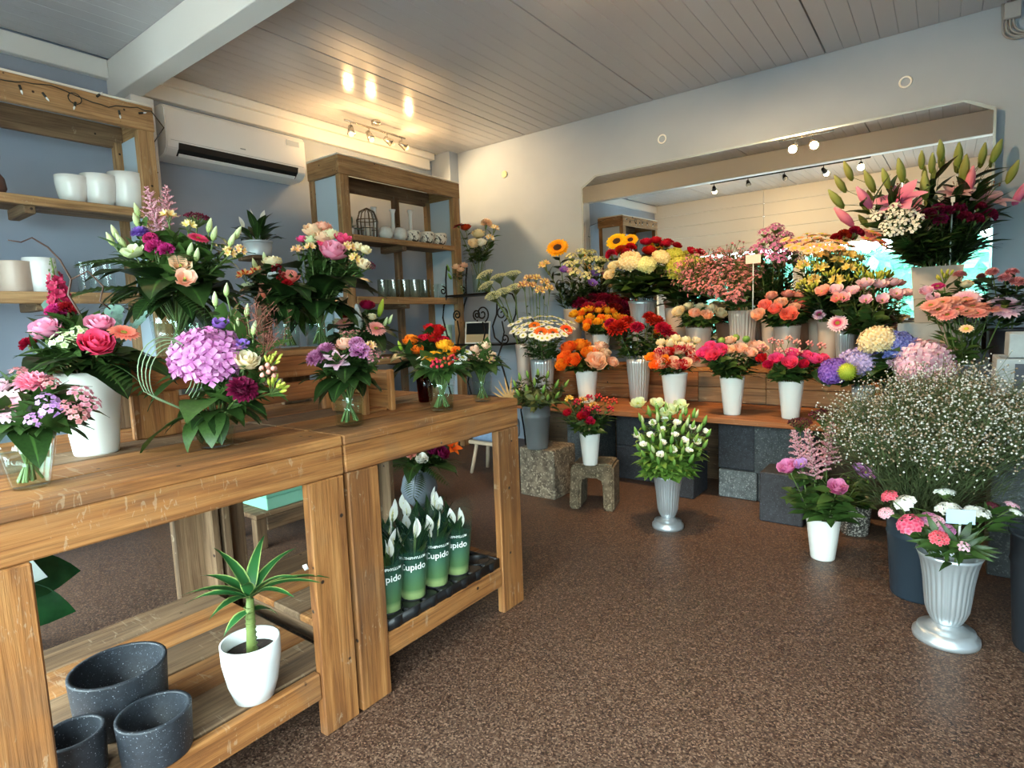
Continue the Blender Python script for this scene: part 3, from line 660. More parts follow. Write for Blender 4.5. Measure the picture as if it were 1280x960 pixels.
def h_rose(rnd, N=20, opn=1.0):
    m = MB()
    for i in range(N):
        f = i/(N-1); phi = i*2.4+rnd.uniform(-.2, .2); R = .12+.72*f**.85*opn; zt = .62-.42*f**1.6+rnd.uniform(-.03, .03)
        wrap_petal(m, phi, 1.25-.45*f, (.06+.08*f, -.55), (R*1.15, -.42+.1*(1-f)), (R+.05+.16*f*opn, zt), 4, 4, rnd.random(), rnd)
    m.lathe([(.02, -.72), (.16, -.62), (.2, -.5), (.1, -.44)], 8, 1)
    for k in range(5):
        a = k*1.256; flat_petal(m, Vector((.12*math.cos(a), .12*math.sin(a), -.56)), Vector((math.cos(a), math.sin(a), -.3)), Z3, .5, .1, .3, .2, 3, .5, 2, 1)
    return m
def h_rose_small(rnd): return h_rose(rnd, 11, .95)
def h_daisy(rnd, n=22, rings=2, w=.16, rc=.26, droop=.08, dome=.1):
    m = MB()
    for q in range(rings):
        for k in range(n):
            a = 2*PI*(k+.5*q)/n+rnd.uniform(-.05, .05); d = Vector((math.cos(a), math.sin(a), .12+.28*q))
            flat_petal(m, Vector((rc*.7*math.cos(a), rc*.7*math.sin(a), .02+.05*q)), d, Z3, (1-rc*.7)*(1-.28*q)*rnd.uniform(.93, 1.03), w, droop+.06, .15, 3, rnd.random())
    prof = [(rc, -.02), (rc*.95, dome*.6), (rc*.7, dome), (rc*.35, dome*.85), (.001, dome*.7)]; m.lathe(prof, 14, 1)
    for k, p in enumerate(fib(26, .5)): m.blob((p.x*rc*.95, p.y*rc*.95, dome*(.35+.75*p.z)), rc*.13, 1, (.5, rnd.random()))
    m.lathe([(.03, -.3), (.12, -.1), (.2, -.02)], 8, 2); return m
def h_germini(rnd): return h_daisy(rnd, 26, 2, .13, .3, .1, .12)
def h_smalldaisy(rnd): return h_daisy(rnd, 14, 1, .2, .3, .05, .16)
def h_sunflower(rnd): return h_daisy(rnd, 24, 2, .15, .42, .05, .12)
def h_dahlia(rnd, n=80, cap=.62, L=.5, W=.16):
    m = MB()
    for i, p in enumerate(fib(n, cap)):
        d = (p+Z3*(.35*(1-i/n))).normalized(); q = p*.5; up = Z3 if d.z < .9 else Vector((math.cos(i), math.sin(i), 0))
        flat_petal(m, Vector((q.x, q.y, q.z*.6-.1)), d, up if up.dot(d) < .98 else Vector((1, 0, 0)), L*rnd.uniform(.9, 1.05), W, .12, .5, 3, rnd.random())
    m.sphere((0, 0, -.08), .5, 8, 6, 0, .7); m.lathe([(.03, -.75), (.2, -.5), (.35, -.35)], 8, 1); return m
def h_carnation(rnd):
    m = MB()
    for i, p in enumerate(fib(46, .55)):
        a, b, n = frame((p+Vector((rnd.uniform(-.3, .3), rnd.uniform(-.3, .3), .2)))); c = p*.25; vs = [c]; uv = [(rnd.random(), 0)]
        u = rnd.random(); th = rnd.uniform(0, 6.3); t1 = a*math.cos(th)+b*math.sin(th); t2 = n.cross(t1)
        for k in range(7):
            s = (k-3)/3; vs.append(c+n*(.68-.12*s*s+(.07 if k % 2 else -.03))+t1*(.36*s)+t2*(.1*math.sin(k*2.3+i))); uv.append((u, 1))
        m.add(vs, [(0, k, k+1) for k in range(1, 7)], uv)
    m.lathe([(.04, -.8), (.14, -.65), (.2, -.2), (.1, 0)], 8, 1); return m
def floret(m, c, n, r, k, rnd, cup=.15, m_i=0, W=.42):
    a, b, n = frame(n); th = rnd.uniform(0, 6.3); u = rnd.random()
    for q in range(k):
        x = th+2*PI*q/k; d = a*math.cos(x)+b*math.sin(x); s = n.cross(d)
        e = c+d*r+n*(cup*r); l = c+d*r*.62+s*r*W+n*cup*r*.3; rr = c+d*r*.62-s*r*W+n*cup*r*.3
        m.add([c, rr, e, l], [(0, 1, 2, 3)], [(u, 0), (u, .7), (u, 1), (u, .7)], m_i)
def h_hydrangea(rnd, n=130, fr=.22, sq=.8):
    m = MB()
    for p in fib(n, .72):
        floret(m, Vector((p.x, p.y, p.z*sq))*rnd.uniform(.84, .97), p+Vector((rnd.uniform(-.35, .35), rnd.uniform(-.35, .35), rnd.uniform(-.2, .35))), fr*rnd.uniform(.85, 1.15), 4, rnd)
    for p in fib(60, .72): floret(m, Vector((p.x, p.y, p.z*sq))*.76, p, fr, 4, rnd)
    m.sphere((0, 0, 0), .66, 10, 8, 1, sq); return m
def h_cluster(rnd, n=26, fr=.3, sq=.42):
    m = MB()
    for p in fib(n, .42):
        c = Vector((p.x*.92, p.y*.92, p.z*sq))*rnd.uniform(.93, 1.03); floret(m, c, p+Z3*.5+Vector((rnd.uniform(-.3, .3), rnd.uniform(-.3, .3), 0)), fr*rnd.uniform(.8, 1.15), 5, rnd, .05)
        m.tube([c*.96, (p.x*.1, p.y*.1, -.7)], .02, 3, 1, False)
    m.lathe([(.55, -.05), (.3, -.35), (.06, -.75)], 8, 1); return m
def h_star(rnd): return h_cluster(rnd, 14, .3, .8)
def h_lisianthus(rnd):
    m = MB()
    for i in range(8):
        f = i/7; wrap_petal(m, i*2.4, .95, (.05, -.6), (.5+.2*f, -.5), (.5+.5*f, .42-.25*f), 4, 4, rnd.random(), rnd)
    m.blob((0, 0, -.15), .16, 2, (.5, 1), 1.4); m.lathe([(.03, -.8), (.12, -.6), (.16, -.5)], 8, 1); return m
def h_lily(rnd):
    m = MB()
    for i in range(6):
        a = i*PI/3+(.1 if i % 2 else 0); d = Vector((math.cos(a), math.sin(a), .75)); flat_petal(m, Vector((.05*math.cos(a), .05*math.sin(a), -.55)), d, Vector((-math.cos(a), -math.sin(a), 1)), 1.25, .4 if i % 2 else .3, .36, .22, 6, rnd.random(), 2)
    for i in range(6):
        a = i*PI/3+.5; p = Vector((.28*math.cos(a), .28*math.sin(a), .45)); m.tube([(0, 0, -.4), p*.6, p], .015, 3, 1); m.blob(p, .06, 2, (.5, .5), .6)
    return m
def h_lilybud(rnd):
    m = MB(); m.lathe([(.02, -1), (.16, -.85), (.27, -.5), (.31, -.1), (.27, .3), (.17, .65), (.08, .88), (.01, 1)], 9)
    for k in range(3):
        a = k*2.1; m.tube([(.17*math.cos(a), .17*math.sin(a), -.85), (.3*math.cos(a), .3*math.sin(a), -.1), (.06*math.cos(a), .06*math.sin(a), .93)], .035, 4, 0, False)
    return m
def h_bud(rnd):
    m = MB(); m.lathe([(.05, -1), (.28, -.7), (.38, -.3), (.3, .3), (.12, .8), (.01, 1)], 7)
    for k in range(4):
        a = k*1.57; flat_petal(m, Vector((.1*math.cos(a), .1*math.sin(a), -1)), Vector((math.cos(a)*.45, math.sin(a)*.45, 1)), Vector((math.cos(a), math.sin(a), 0)), .9, .12, .1, .1, 2, .5, 2, 1)
    return m
def h_spike(rnd, n=34):
    m = MB(); m.tube([(0, 0, -1), (0, 0, .95)], [.05, .02], 5, 1)
    for i in range(n):
        f = i/(n-1); z = -.8+1.7*f; r = .3*(1-f)**.7+.05; a = i*2.4; c = Vector((math.cos(a)*r*.7, math.sin(a)*r*.7, z))
        if f < .72: floret(m, c, Vector((math.cos(a), math.sin(a), .25)), .24*(1-.5*f), 5, rnd, .25); floret(m, c*1.04, Vector((math.cos(a), math.sin(a), -.1)), .16*(1-.5*f), 4, rnd, .5)
        else: m.blob(c, .07*(1.3-f), 1, (.5, .5), 1.5)
    return m
def h_stock(rnd): return h_spike(rnd, 46)
def h_astilbe(rnd):
    m = MB(); m.tube([(0, 0, -1), (0, 0, .9)], [.025, .01], 4, 1)
    for i in range(38):
        f = i/37; z = -.75+1.65*f; L = .46*(1-f)**.75+.04; a = i*2.4
        for k in range(1+int(11*L/.5)):
            t = (k+1)/(1+int(11*L/.5)); c = Vector((math.cos(a)*L*t, math.sin(a)*L*t, z+L*t*.75*(1-.3*t)+rnd.uniform(-.02, .02)))
            m.blob(c, .042*(1.15-.6*t), 0, (rnd.random(), rnd.random()), 1.3); m.blob(c+Vector((rnd.uniform(-.05, .05), rnd.uniform(-.05, .05), rnd.uniform(-.04, .04))), .032*(1.15-.6*t), 0, (rnd.random(), rnd.random()), 1.2)
        m.tube([(0, 0, z), (math.cos(a)*L, math.sin(a)*L, z+L*.55)], .01, 3, 0, False)
    return m
def h_umbel(rnd, n=70):
    m = MB()
    for p in fib(n, .4):
        c = Vector((p.x, p.y, p.z*.45-.1)); m.tube([(0, 0, -.9), c], .012, 3, 1, False)
        for k in range(4): m.blob(c+Vector((rnd.uniform(-.1, .1), rnd.uniform(-.1, .1), rnd.uniform(-.03, .05))), .06, 0, (rnd.random(), .8), .6)
    return m
def h_spray(rnd, n=95):
    """limonium / waxflower: open branching spray of tiny flowers"""
    m = MB()
    for i in range(n):
        p = Vector((rnd.gauss(0, .42), rnd.gauss(0, .42), rnd.uniform(-.45, .75))); p.x *= (1.1+p.z)*.7; p.y *= (1.1+p.z)*.7
        m.tube([(0, 0, -1), (p.x*.5, p.y*.5, p.z*.5-.35), p], .012, 3, 1, False)
        floret(m, p, p+Z3, .085, 5, rnd, .3); floret(m, p+Vector((rnd.uniform(-.1, .1), rnd.uniform(-.1, .1), rnd.uniform(-.06, .06))), p+Z3*.3, .075, 5, rnd, .4)
        m.blob(p-Vector((0, 0, .05)), .04, 1)
    return m
def h_alstro(rnd):
    m = MB()
    for k in range(5):
        a = k*1.256+.2; n = Vector((math.cos(a)*.9, math.sin(a)*.9, .6)); A, Bv, n = frame(n); c = n*.35; m.tube([(0, 0, -.8), c], .03, 4, 1, False)
        for q in range(6):
            x = q*PI/3; d = (A*math.cos(x)+Bv*math.sin(x))*.6+n; flat_petal(m, c, d, n, .6, .13 if q % 2 else .17, .25, .1, 3, rnd.random(), 2, 0 if q % 2 else 2)
    for k in range(4):
        a = k*1.5; p = Vector((math.cos(a)*.35, math.sin(a)*.35, .55)); m.blob(p, .1, 2, (.5, .5), 2.2); m.tube([(0, 0, -.5), p], .02, 3, 1, False)
    return m
def h_budspray(rnd):
    """bunch of closed slender buds, as on freesia or budding lilies"""
    m = MB()
    for k in range(11):
        a = k*2.4; r = .5*math.sqrt(k/11); d = Vector((math.cos(a)*r, math.sin(a)*r, .6)).normalized(); p = Vector((0, 0, -.7)); e = p+d*rnd.uniform(1.0, 1.5)
        m.tube([p, e-d*.5], .03, 4, 1, False); m.tube([e-d*.55, e-d*.35, e-d*.12, e], [.04, .11, .09, .01], 6, 0)
    return m
def h_berries(rnd):
    m = MB()
    for k, p in enumerate(fib(9, .6)):
        c = p*.75; m.sphere(c, .24, 7, 5, 0, 1.15); m.tube([(0, 0, -.9), c*.8], .03, 3, 1, False)
    return m
def h_ball(rnd):
    m = MB(); m.sphere((0, 0, 0), .82, 12, 8)
    for p in fib(180, .95):
        a, b, n = frame(p); m.add([p*.78+a*.07, p*.78-a*.05+b*.06, p*.78-a*.05-b*.06, p*rnd.uniform(.97, 1.08)], [(0, 1, 3), (1, 2, 3), (2, 0, 3)], [(rnd.random(), .2)]*3+[(.7, 1)])
    return m
def h_smoke(rnd):
    m = MB()
    for k in range(150):
        p = Vector((rnd.gauss(0, .4), rnd.gauss(0, .4), rnd.gauss(0, .45))); q = p+Vector((rnd.uniform(-.2, .2), rnd.uniform(-.2, .2), rnd.uniform(-.1, .25))); m.tube([p, q], .012, 3, 0, False)
    for k in range(12):
        p = Vector((rnd.gauss(0, .35), rnd.gauss(0, .35), rnd.uniform(-.2, .6))); m.tube([(0, 0, -1.2), p*.4-Z3*.3, p], .014, 3, 0, False)
    return m
def h_sedum(rnd):
    m = MB()
    for p in fib(50, .4):
        c = Vector((p.x, p.y, p.z*.45-.05)); m.tube([(0, 0, -.8), c], .03, 3, 1, False)
        for k in range(3): m.blob(c+Vector((rnd.uniform(-.09, .09), rnd.uniform(-.09, .09), rnd.uniform(-.04, .06))), .085, 0, (rnd.random(), rnd.random()))
    return m
def h_spathe(rnd):
    m = MB(); flat_petal(m, Vector((0, 0, -.9)), Vector((.15, 0, 1)), Vector((1, 0, .1)), 1.9, .42, .12, .35, 8, .6, 2); m.tube([(.03, 0, -.7), (.1, 0, .15)], [.05, .035], 6, 1); return m
HEADS = {k[2:]: v for k, v in list(globals().items()) if k.startswith('h_')}
NAMES = dict(rose='rose', rose_small='spray_rose', daisy='gerbera', germini='germini', smalldaisy='daisy', sunflower='sunflower', dahlia='dahlia', carnation='carnation', hydrangea='hydrangea', cluster='sweet_william',
             star='stock_flower', lisianthus='lisianthus', lily='lily', lilybud='lily_bud', bud='flower_bud', spike='snapdragon', stock='stock', astilbe='astilbe', umbel='lace_flower', spray='limonium', alstro='alstroemeria',
             budspray='bud_cluster', berries='hypericum_berries', ball='green_dianthus', smoke='smoke_bush', sedum='sedum', spathe='white_spathe')
# colours: inner, outer (toward the petal tip)
PC = dict(pink=('#e8739c', '#f5a6c0'), hotpink=('#d81f5e', '#f2588a'), coral=('#f0654f', '#f79a82'), salmon=('#ee8a78', '#f6b3a2'), peach=('#f3b184', '#f9d3b4'), cream=('#f0d894', '#f8ecc8'), yellow=('#f0a800', '#fbcf3a'),
          golden=('#e58a08', '#f7b52a'), orange=('#e8560c', '#f98326'), red=('#8c0a17', '#bd1626'), darkred=('#6a0818', '#9a1026'), burgundy=('#4e0a28', '#7a1240'), magenta=('#a01058', '#cf3a86'), purple=('#6a3fa6', '#9a72cc'),
          lilac=('#b77bc8', '#d5a3dc'), mauve=('#b75f9c', '#d793bd'), white=('#f1efe0', '#fbfbf6'), greenwhite=('#b4c878', '#e2eac0'), lime=('#8fae2c', '#c2d24c'), green=('#5f8a34', '#9cbf62'), blue=('#5b63b8', '#8f97d8'),
          palepink=('#ec9db4', '#f8d4de'), hydpink=('#bd62a8', '#e6a2d2'), hydlilac=('#a79ad6', '#d0bde6'), redwhite=('#f6dcb8', '#cf2436'), orangered=('#f28a3c', '#d8301e'), pinkwhite=('#c81864', '#fbd9e4'), dusty=('#c26a72', '#dd9aa0'),
          brownpink=('#8f5b4e', '#d9a894'), maroon=('#431820', '#6f3038'), cremegreen=('#d9d68c', '#f0edb8'), yelgreen=('#a8b43a', '#d8d264'), smoke=('#7a4038', '#a8685c'), berry=('#c8202e', '#e2503c'), pinkberry=('#e88f84', '#f7b8aa'), astil=('#d893a0', '#f0c0c8'), budgreen=('#7f8c3e', '#b4ba74'), hydpale=('#dfa3bb', '#f3d6df'), yelcream=('#e6b13c', '#f0d684'), rosered=('#d83a58', '#f07c90'), pinkmag=('#cf4f92', '#ee9cc6'), crimson=('#84103f', '#b52c62'), sunyel=('#f09a00', '#fdc21c'))
CENTRE = dict(sunflower='#3a1d0c', germini='#5a3a18', smalldaisy='#c9c23a', daisy='#8a7a2a')
M_LEAF = leaf_mat('leaf_green', '#1f3413', '#46642c', .42); M_DLEAF = leaf_mat('leaf_dark', '#12220e', '#2c461e', .36, '#46682f'); M_STEM = plain('stem_green', '#5a6f37', .5); M_LLEAF = leaf_mat('leaf_light', '#4f7a2a', '#86a84c', .45)
M_EUC = leaf_mat('leaf_eucalyptus', '#5d8478', '#8fb3a4', .5); M_OLIVE = leaf_mat('leaf_olive', '#3c4426', '#66703e', .5)
HM = {}
def head_mesh(kind, col, var):
    k = (kind, col, var)
    if k not in HM:
        pm = petal_mat('petal_'+col, PC[col][0], PC[col][1], .32 if kind in ('hydrangea', 'cluster') else .13, .22, .8 if col == 'redwhite' else .55)
        mats = [pm, M_STEM, plain('centre_'+kind, '#c8b84a', .7)]
        if kind in CENTRE: mats = [pm, plain('disc_'+(kind if col not in ('pinkwhite', 'palepink') else 'dark'), CENTRE[kind], .8), M_STEM]
        if kind == 'lisianthus': mats[2] = plain('centre_green', '#a8b04a', .6)
        if kind == 'lily': mats[2] = plain('anther', '#7a3a1c', .7)
        if kind == 'alstro': mats[2] = petal_mat('petal_alstro_inner', '#f2c24a', '#f6dfa0')
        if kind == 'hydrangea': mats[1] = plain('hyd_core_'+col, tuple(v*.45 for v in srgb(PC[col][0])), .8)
        if kind == 'spathe': mats[1] = plain('spadix', '#d8cf8e', .7)
        HM[k] = HEADS[kind](random.Random(hash(kind) % 1 + 17*var + len(kind))).mesh(NAMES[kind], mats)
    return HM[k]
def align(n, spin):
    q = Vector(n).normalized().to_track_quat('Z', 'Y'); return (q.to_matrix() @ Matrix.Rotation(spin, 3, 'Z')).to_euler()

# ------------------------------------------------------------------ leaves (unit length along +Y, face +Z)
def leaf_into(m, O, d, n, L, W, droop, fold=.18, nv=5, kind='ovate', mi=0):
    d = Vector(d).normalized(); n = Vector(n); n = n-d*n.dot(d)
    if n.length < .05: n = d.cross(Vector((1, 0, 0)))
    if n.length < .05: n = d.cross(Vector((0, 1, 0)))
    n.normalize(); s = d.cross(n); vs = []; uv = []; O = Vector(O)
    for j in range(nv+1):
        t = j/nv
        w = {'ovate': math.sin(PI*t**.75), 'lance': math.sin(PI*t**.6)*.9, 'round': math.sqrt(max(0, 1-(2*t-1)**2)), 'heart': math.sin(PI*t**.5)**.8, 'strap': min(1, 4*t)*math.sqrt(max(0, 1-t**3))}[kind]*W
        th = droop*t; p = O+(d*math.cos(th*.5)-n*math.sin(th*.5))*(L*t); nn = n*math.cos(th)+d*math.sin(th)
        wv = .05*W*math.sin(9*t)
        vs += [p-s*w+nn*(w*fold+wv), p, p+s*w+nn*(w*fold-wv)]; uv += [(0, t), (.5, t), (1, t)]
    m.add(vs, [(j*3+i, j*3+i+1, (j+1)*3+i+1, (j+1)*3+i) for j in range(nv) for i in range(2)], uv, mi)
def fern_into(m, O, d, n, L, W, droop, np_=14, mi=0):
    d = Vector(d).normalized(); n = Vector(n); n = (n-d*n.dot(d)).normalized(); s = d.cross(n); O = Vector(O); pts = []
    for j in range(np_+1):
        t = j/np_; th = droop*t; p = O+(d*math.cos(th*.5)-n*math.sin(th*.5))*(L*t); pts.append(p)
        if j > 1:
            ll = W*math.sin(PI*(.1+.85*t))**.7
            for q in (-1, 1): leaf_into(m, p, s*q+d*.5, n, ll, ll*.13, .5, .1, 2, 'lance', mi)
    m.tube(pts, [L*.012*(1-.6*j/np_) for j in range(np_+1)], 4, mi, False)
LM = {}
def leaf_mesh(kind, mat, var):
    k = (kind, mat.name, var)
    if k not in LM:
        r = random.Random(var+3); m = MB(); O = (0, 0, 0); d = (0, 1, 0); n = (0, 0, 1)
        if kind == 'broad': leaf_into(m, O, d, n, 1, .34, .9+.3*r.random(), .12, 7, 'heart')
        elif kind == 'ovate': leaf_into(m, O, d, n, 1, .26, .7+.4*r.random(), .2, 6, 'ovate')
        elif kind == 'lance': leaf_into(m, O, d, n, 1, .13, .6+.6*r.random(), .25, 7, 'lance')
        elif kind == 'strap': leaf_into(m, O, d, n, 1, .07, 1.1, .3, 7, 'strap')
        elif kind == 'fern': fern_into(m, O, d, n, 1, .34, .8)
        elif kind == 'palm':
            for q in range(9):
                a = -1.2+.3*q; leaf_into(m, (0, .12, 0), (math.sin(a), math.cos(a), .1), n, .9-.1*abs(a), .05, .5, .3, 4, 'lance')
            m.tube([(0, 0, 0), (0, .15, 0)], .012, 4)
        elif kind == 'euc':
            m.tube([(0, 0, 0), (0, .5, .02), (0, 1, -.05)], .01, 4)
            for q in range(8):
                for sd in (-1, 1): leaf_into(m, (0, .1+.11*q, .01), (sd, .35, .3*r.uniform(-1, 1)), (0, -.2, 1), .2*(1.1-q*.06), .09, .3, .1, 4, 'round')
        LM[k] = m.mesh('leaf', [mat])
    return LM[k]
def put_leaf(kind, mat, P, d, n, L, parent, rnd, name='leaf', base=None):
    d = Vector(d).normalized(); n = Vector(n); n = n-d*n.dot(d)
    if n.length < .05: n = d.orthogonal()
    n.normalize(); x = d.cross(n); M = Matrix((x, d, n)).transposed()
    o = link(name, leaf_mesh(kind, mat, rnd.randrange(3)), parent, P, M.to_euler(), L); return o
def stem_points(p0, rim, p1, k=5):
    p0, rim, p1 = Vector(p0), Vector(rim), Vector(p1); L = (p1-rim).length
    c = rim+(rim-p0).normalized()*(L*.45); out = [p0]
    for i in range(k+1):
        t = i/k; out.append(rim*(1-t)**2+c*(2*t*(1-t))+p1*t*t)
    return out
# ------------------------------------------------------------------ assembling vases of loose stems and tied bouquets
CW = dict(hotpink='bright pink', darkred='dark red', greenwhite='greenish white', palepink='pale pink', hydpink='pink', hydlilac='lilac', redwhite='red and cream', orangered='orange and red', pinkwhite='pink and white',
          dusty='dusty pink', brownpink='brownish pink', cremegreen='pale green', yelgreen='yellow-green', smoke='brown', berry='red', pinkberry='pink', astil='soft pink', sunyel='yellow', golden='golden yellow', budgreen='pale green', hydpale='pale pink', yelcream='pale yellow', rosered='rose red', pinkmag='pink')
PER = dict(rose_small=3, smalldaisy=5, cluster=2, bud=2, lilybud=3, berries=2, carnation=2, spray=1, lisianthus=2, star=2)
LEAFY = dict(rose=('ovate', .065, 11), rose_small=('ovate', .055, 11), daisy=(None, 0, 0), germini=(None, 0, 0), smalldaisy=('ovate', .05, 13), sunflower=('heart', .07, 5), dahlia=('ovate', .07, 10), carnation=('lance', .07, 9), hydrangea=('heart', .12, 7),
             cluster=('lance', .08, 11), star=('lance', .08, 12), lisianthus=('ovate', .07, 11), lily=('lance', .16, 13), lilybud=('lance', .155, 18), stock=('lance', .08, 12), spike=('lance', .07, 7), astilbe=('ovate', .05, 5), umbel=('lance', .04, 2),
             spray=('ovate', .05, 9), alstro=('lance', .1, 12), budspray=('lance', .1, 7), berries=('ovate', .05, 7), ball=('lance', .05, 4), smoke=('round', .05, 3), sedum=('ovate', .05, 4), bud=('ovate', .05, 4), spathe=('ovate', .1, 2))
FACE = {'sunflower': 2.6, ('daisy', 'pinkwhite'): 2.2, ('daisy', 'palepink'): 1.8, 'lily': 1.2, 'germini': 1.3, ('daisy', 'salmon'): .7, 'smalldaisy': .6, 'lilybud': .1, 'bud': .1, 'budspray': .1, 'astilbe': .05, 'spike': .05, 'spray': .2, 'rose': .75, 'lisianthus': .9}
def stem_leaves(m, pts, kind, L, n, rnd, t0=.25, off=0.0):
    for k in range(n):
        t = t0+(.93-t0)*(k+rnd.random()*.7)/n; i = min(len(pts)-2, int(t*(len(pts)-1))); f = t*(len(pts)-1)-i; p = pts[i].lerp(pts[i+1], f); ax = (pts[i+1]-pts[i]).normalized()
        a = rnd.uniform(0, 6.3); o = Vector((math.cos(a), math.sin(a), rnd.uniform(-.1, .5))); o = (o-ax*o.dot(ax)*.5).normalized()
        p = p+o*(off*rnd.random()); leaf_into(m, p, o+ax*(.45 if kind != 'lance' else .9), ax, L*rnd.uniform(.8, 1.25), L*rnd.uniform(.22, .32)*(1.5 if kind in ('heart', 'round') else .5 if kind == 'lance' else 1), rnd.uniform(.3, 1.1), .2, 4, kind)
def arrange(mode, pos, rt, rb, h, where, heads, o):
    rnd = random.Random(int(1000*abs(pos[0])+777*abs(pos[1]))); pos = Vector(pos); rim = pos+Vector((0, 0, h-.004))
    allp = [Vector(q[:3]) for _, _, hs in heads for q in hs]
    top = max(p.z for p in allp); bias = Vector(o.get('bias', (0, 0, 0)))
    focus = rim+Vector((0, 0, -o.get('focus', .12))); lm = {'dark': M_DLEAF, 'light': M_LLEAF, 'olive': M_OLIVE}.get(o.get('leafmat'), M_LEAF)
    def nrm(p, typ='', col=''): return ((p-focus).normalized()+bias*(FACE.get((typ, col)) or FACE.get(typ, .5))+Vector((0, 0, .25))+Vector((rnd.uniform(-.12, .12), rnd.uniform(-.12, .12), 0))).normalized()
    def inside(p):
        d = (p-rim); d.z = 0; q = min(1.0, d.length/(rt*1.6+.01)); d = d.normalized() if d.length > 1e-4 else Vector((1, 0, 0)); j = Vector((rnd.uniform(-.25, .25), rnd.uniform(-.25, .25), 0))*rt
        r1 = rim+d*(rt*.72*q)+j*.4; r0 = pos+Vector((0, 0, .015+o.get('p0', 0)))-d*((rb*.55 if 'p0' not in o else rt*.2)*q)+j*(.5*rb/max(rt, .01)); return r0, r1
    if mode == 'bouquet':
        root = empty('bouquet', pos+Vector((0, 0, .012))); b0 = root.location.copy(); sm = MB(); gm = MB()
        for typ, col, hs in heads:
            for x, y, z, r in hs:
                p = Vector((x, y, z)); n = nrm(p, typ, col); r0, r1 = inside(p); back = p-n*(r*.6); sm.tube([q-b0 for q in stem_points(r0, r1, back, 4)], .0028, 5, 0, False)
                link(NAMES[typ], head_mesh(typ, col, rnd.randrange(2)), root, p-b0, align(n, rnd.uniform(0, 6.3)), r)
                nl = o.get('fill', 9); pts = stem_points(r0, r1, back, 4)
                stem_leaves(gm, [q-b0 for q in pts], rnd.choice(('ovate', 'lance', 'ovate')), rnd.uniform(.045, .075)*o.get('lscale', 1), nl, rnd, .45)
        for k in range(o.get('stems', 10)):
            a = rnd.uniform(0, 6.3); q = Vector((math.cos(a), math.sin(a), 0)); sm.tube([pos-b0+Vector((0, 0, .015))-q*rb*.6, rim-b0+q*rt*.5, rim-b0+q*rt*.9+Vector((0, 0, .05))], .003, 5, 0, False)
        for k in range(o.get('vol', 150)):
            a, b2 = rnd.choice(allp), rnd.choice(allp); q = rim+(a.lerp(b2, rnd.random()*.6)-rim)*rnd.uniform(.25, .93)+Vector((rnd.uniform(-.02, .02), rnd.uniform(-.02, .02), 0)); dv = (q-rim).normalized()+Vector((rnd.uniform(-.9, .9), rnd.uniform(-.9, .9), rnd.uniform(-.5, .5)))
            L = rnd.uniform(.05, .10)*o.get('lscale', 1); leaf_into(gm, q-b0-dv.normalized()*L*.4, dv, (rnd.uniform(-.4, .4), rnd.uniform(-.4, .4), 1), L, L*rnd.uniform(.2, .32), rnd.uniform(.3, 1), .2, 4, rnd.choice(('ovate', 'ovate', 'lance')))
        sm.obj('stem_bundle', M_STEM, root); g = gm.obj('greenery', lm, root); g['kind'] = 'stuff'
        for kind, mt, n, L, el, sp, ph in o.get('collar', ()):
            for k in range(n):
                a = ph+sp*(k+rnd.uniform(-.25, .25))/n; e = el+rnd.uniform(-.35, .35); d = Vector((math.cos(a)*math.cos(e), math.sin(a)*math.cos(e), math.sin(e))); nn = Vector((-math.cos(a)*math.sin(e), -math.sin(a)*math.sin(e), math.cos(e)))
                uu = rnd.random()**1.4*o.get('lift', .6)*(.1 if el < 0 else 1); hd = sum(p.z for p in allp)/len(allp)-rim.z
                put_leaf(kind, {'dark': M_DLEAF, 'green': M_LEAF, 'light': M_LLEAF, 'euc': M_EUC}[mt], rim-b0+Vector((math.cos(a), math.sin(a), 0))*(rt*.5+uu*hd*.3)+Vector((0, 0, .01+uu*hd)), d, nn, L*rnd.uniform(.8, 1.15)*(1-.25*uu), root, rnd)
        for p, d, kind, mt, L in o.get('leaves', ()):
            d = Vector(d); put_leaf(kind, {'dark': M_DLEAF, 'green': M_LEAF, 'light': M_LLEAF, 'euc': M_EUC}[mt], Vector(p)-b0, d, Vector((0, 0, 1)) if abs(d.normalized().z) < .9 else Vector((0, -1, 0)), L, root, rnd)
        tag(root, where, 'bouquet'); return root
    for typ, col, hs in heads:
        per = o.get('per', PER).get(typ, 1); nm = NAMES[typ]; cw = CW.get(col, col)
        plain_nm = {'lily_bud': 'lily stem with closed buds', 'flower_bud': 'budding stem', 'bud_cluster': 'stem of slender buds', 'green_dianthus': 'round green dianthus', 'hypericum_berries': 'hypericum stem with berries', 'stock_flower': 'clustered blossom stem'}.get(nm, nm.replace('_', ' '))
        name = {'lily_bud': 'lily', 'flower_bud': 'budding_stem', 'bud_cluster': 'budding_stem', 'hypericum_berries': 'hypericum', 'stock_flower': 'blossom_stem'}.get(nm, nm)
        lab = '%s %s in %s' % (cw, plain_nm, where); ng = (len(hs)+per-1)//per
        hs = sorted(hs, key=lambda q: math.atan2(q[1]-pos.y, q[0]-pos.x)) if per > 1 else hs
        for g in range(ng):
            grp = hs[g*per:(g+1)*per]; ps = [Vector(q[:3]) for q in grp]; cen = sum(ps, Vector())/len(ps); r0, r1 = inside(cen)
            root = empty(name, r0); tag(root, lab, {'rose_small': 'rose', 'smalldaisy': 'daisy'}.get(typ, 'flower'), ('%s in %s' % ({'lily': 'lilies', 'daisy': 'daisies', 'hypericum': 'hypericum stems', 'lisianthus': 'lisianthus stems'}.get(name, name.replace('_', ' ')+'s'), where)) if ng > 1 else None)
            sm = MB(); fm = MB(); lk, ll, ln = o.get('leafy', LEAFY).get(typ, LEAFY[typ])
            node = cen.lerp(r1, .4) if len(ps) > 1 else None
            main = None
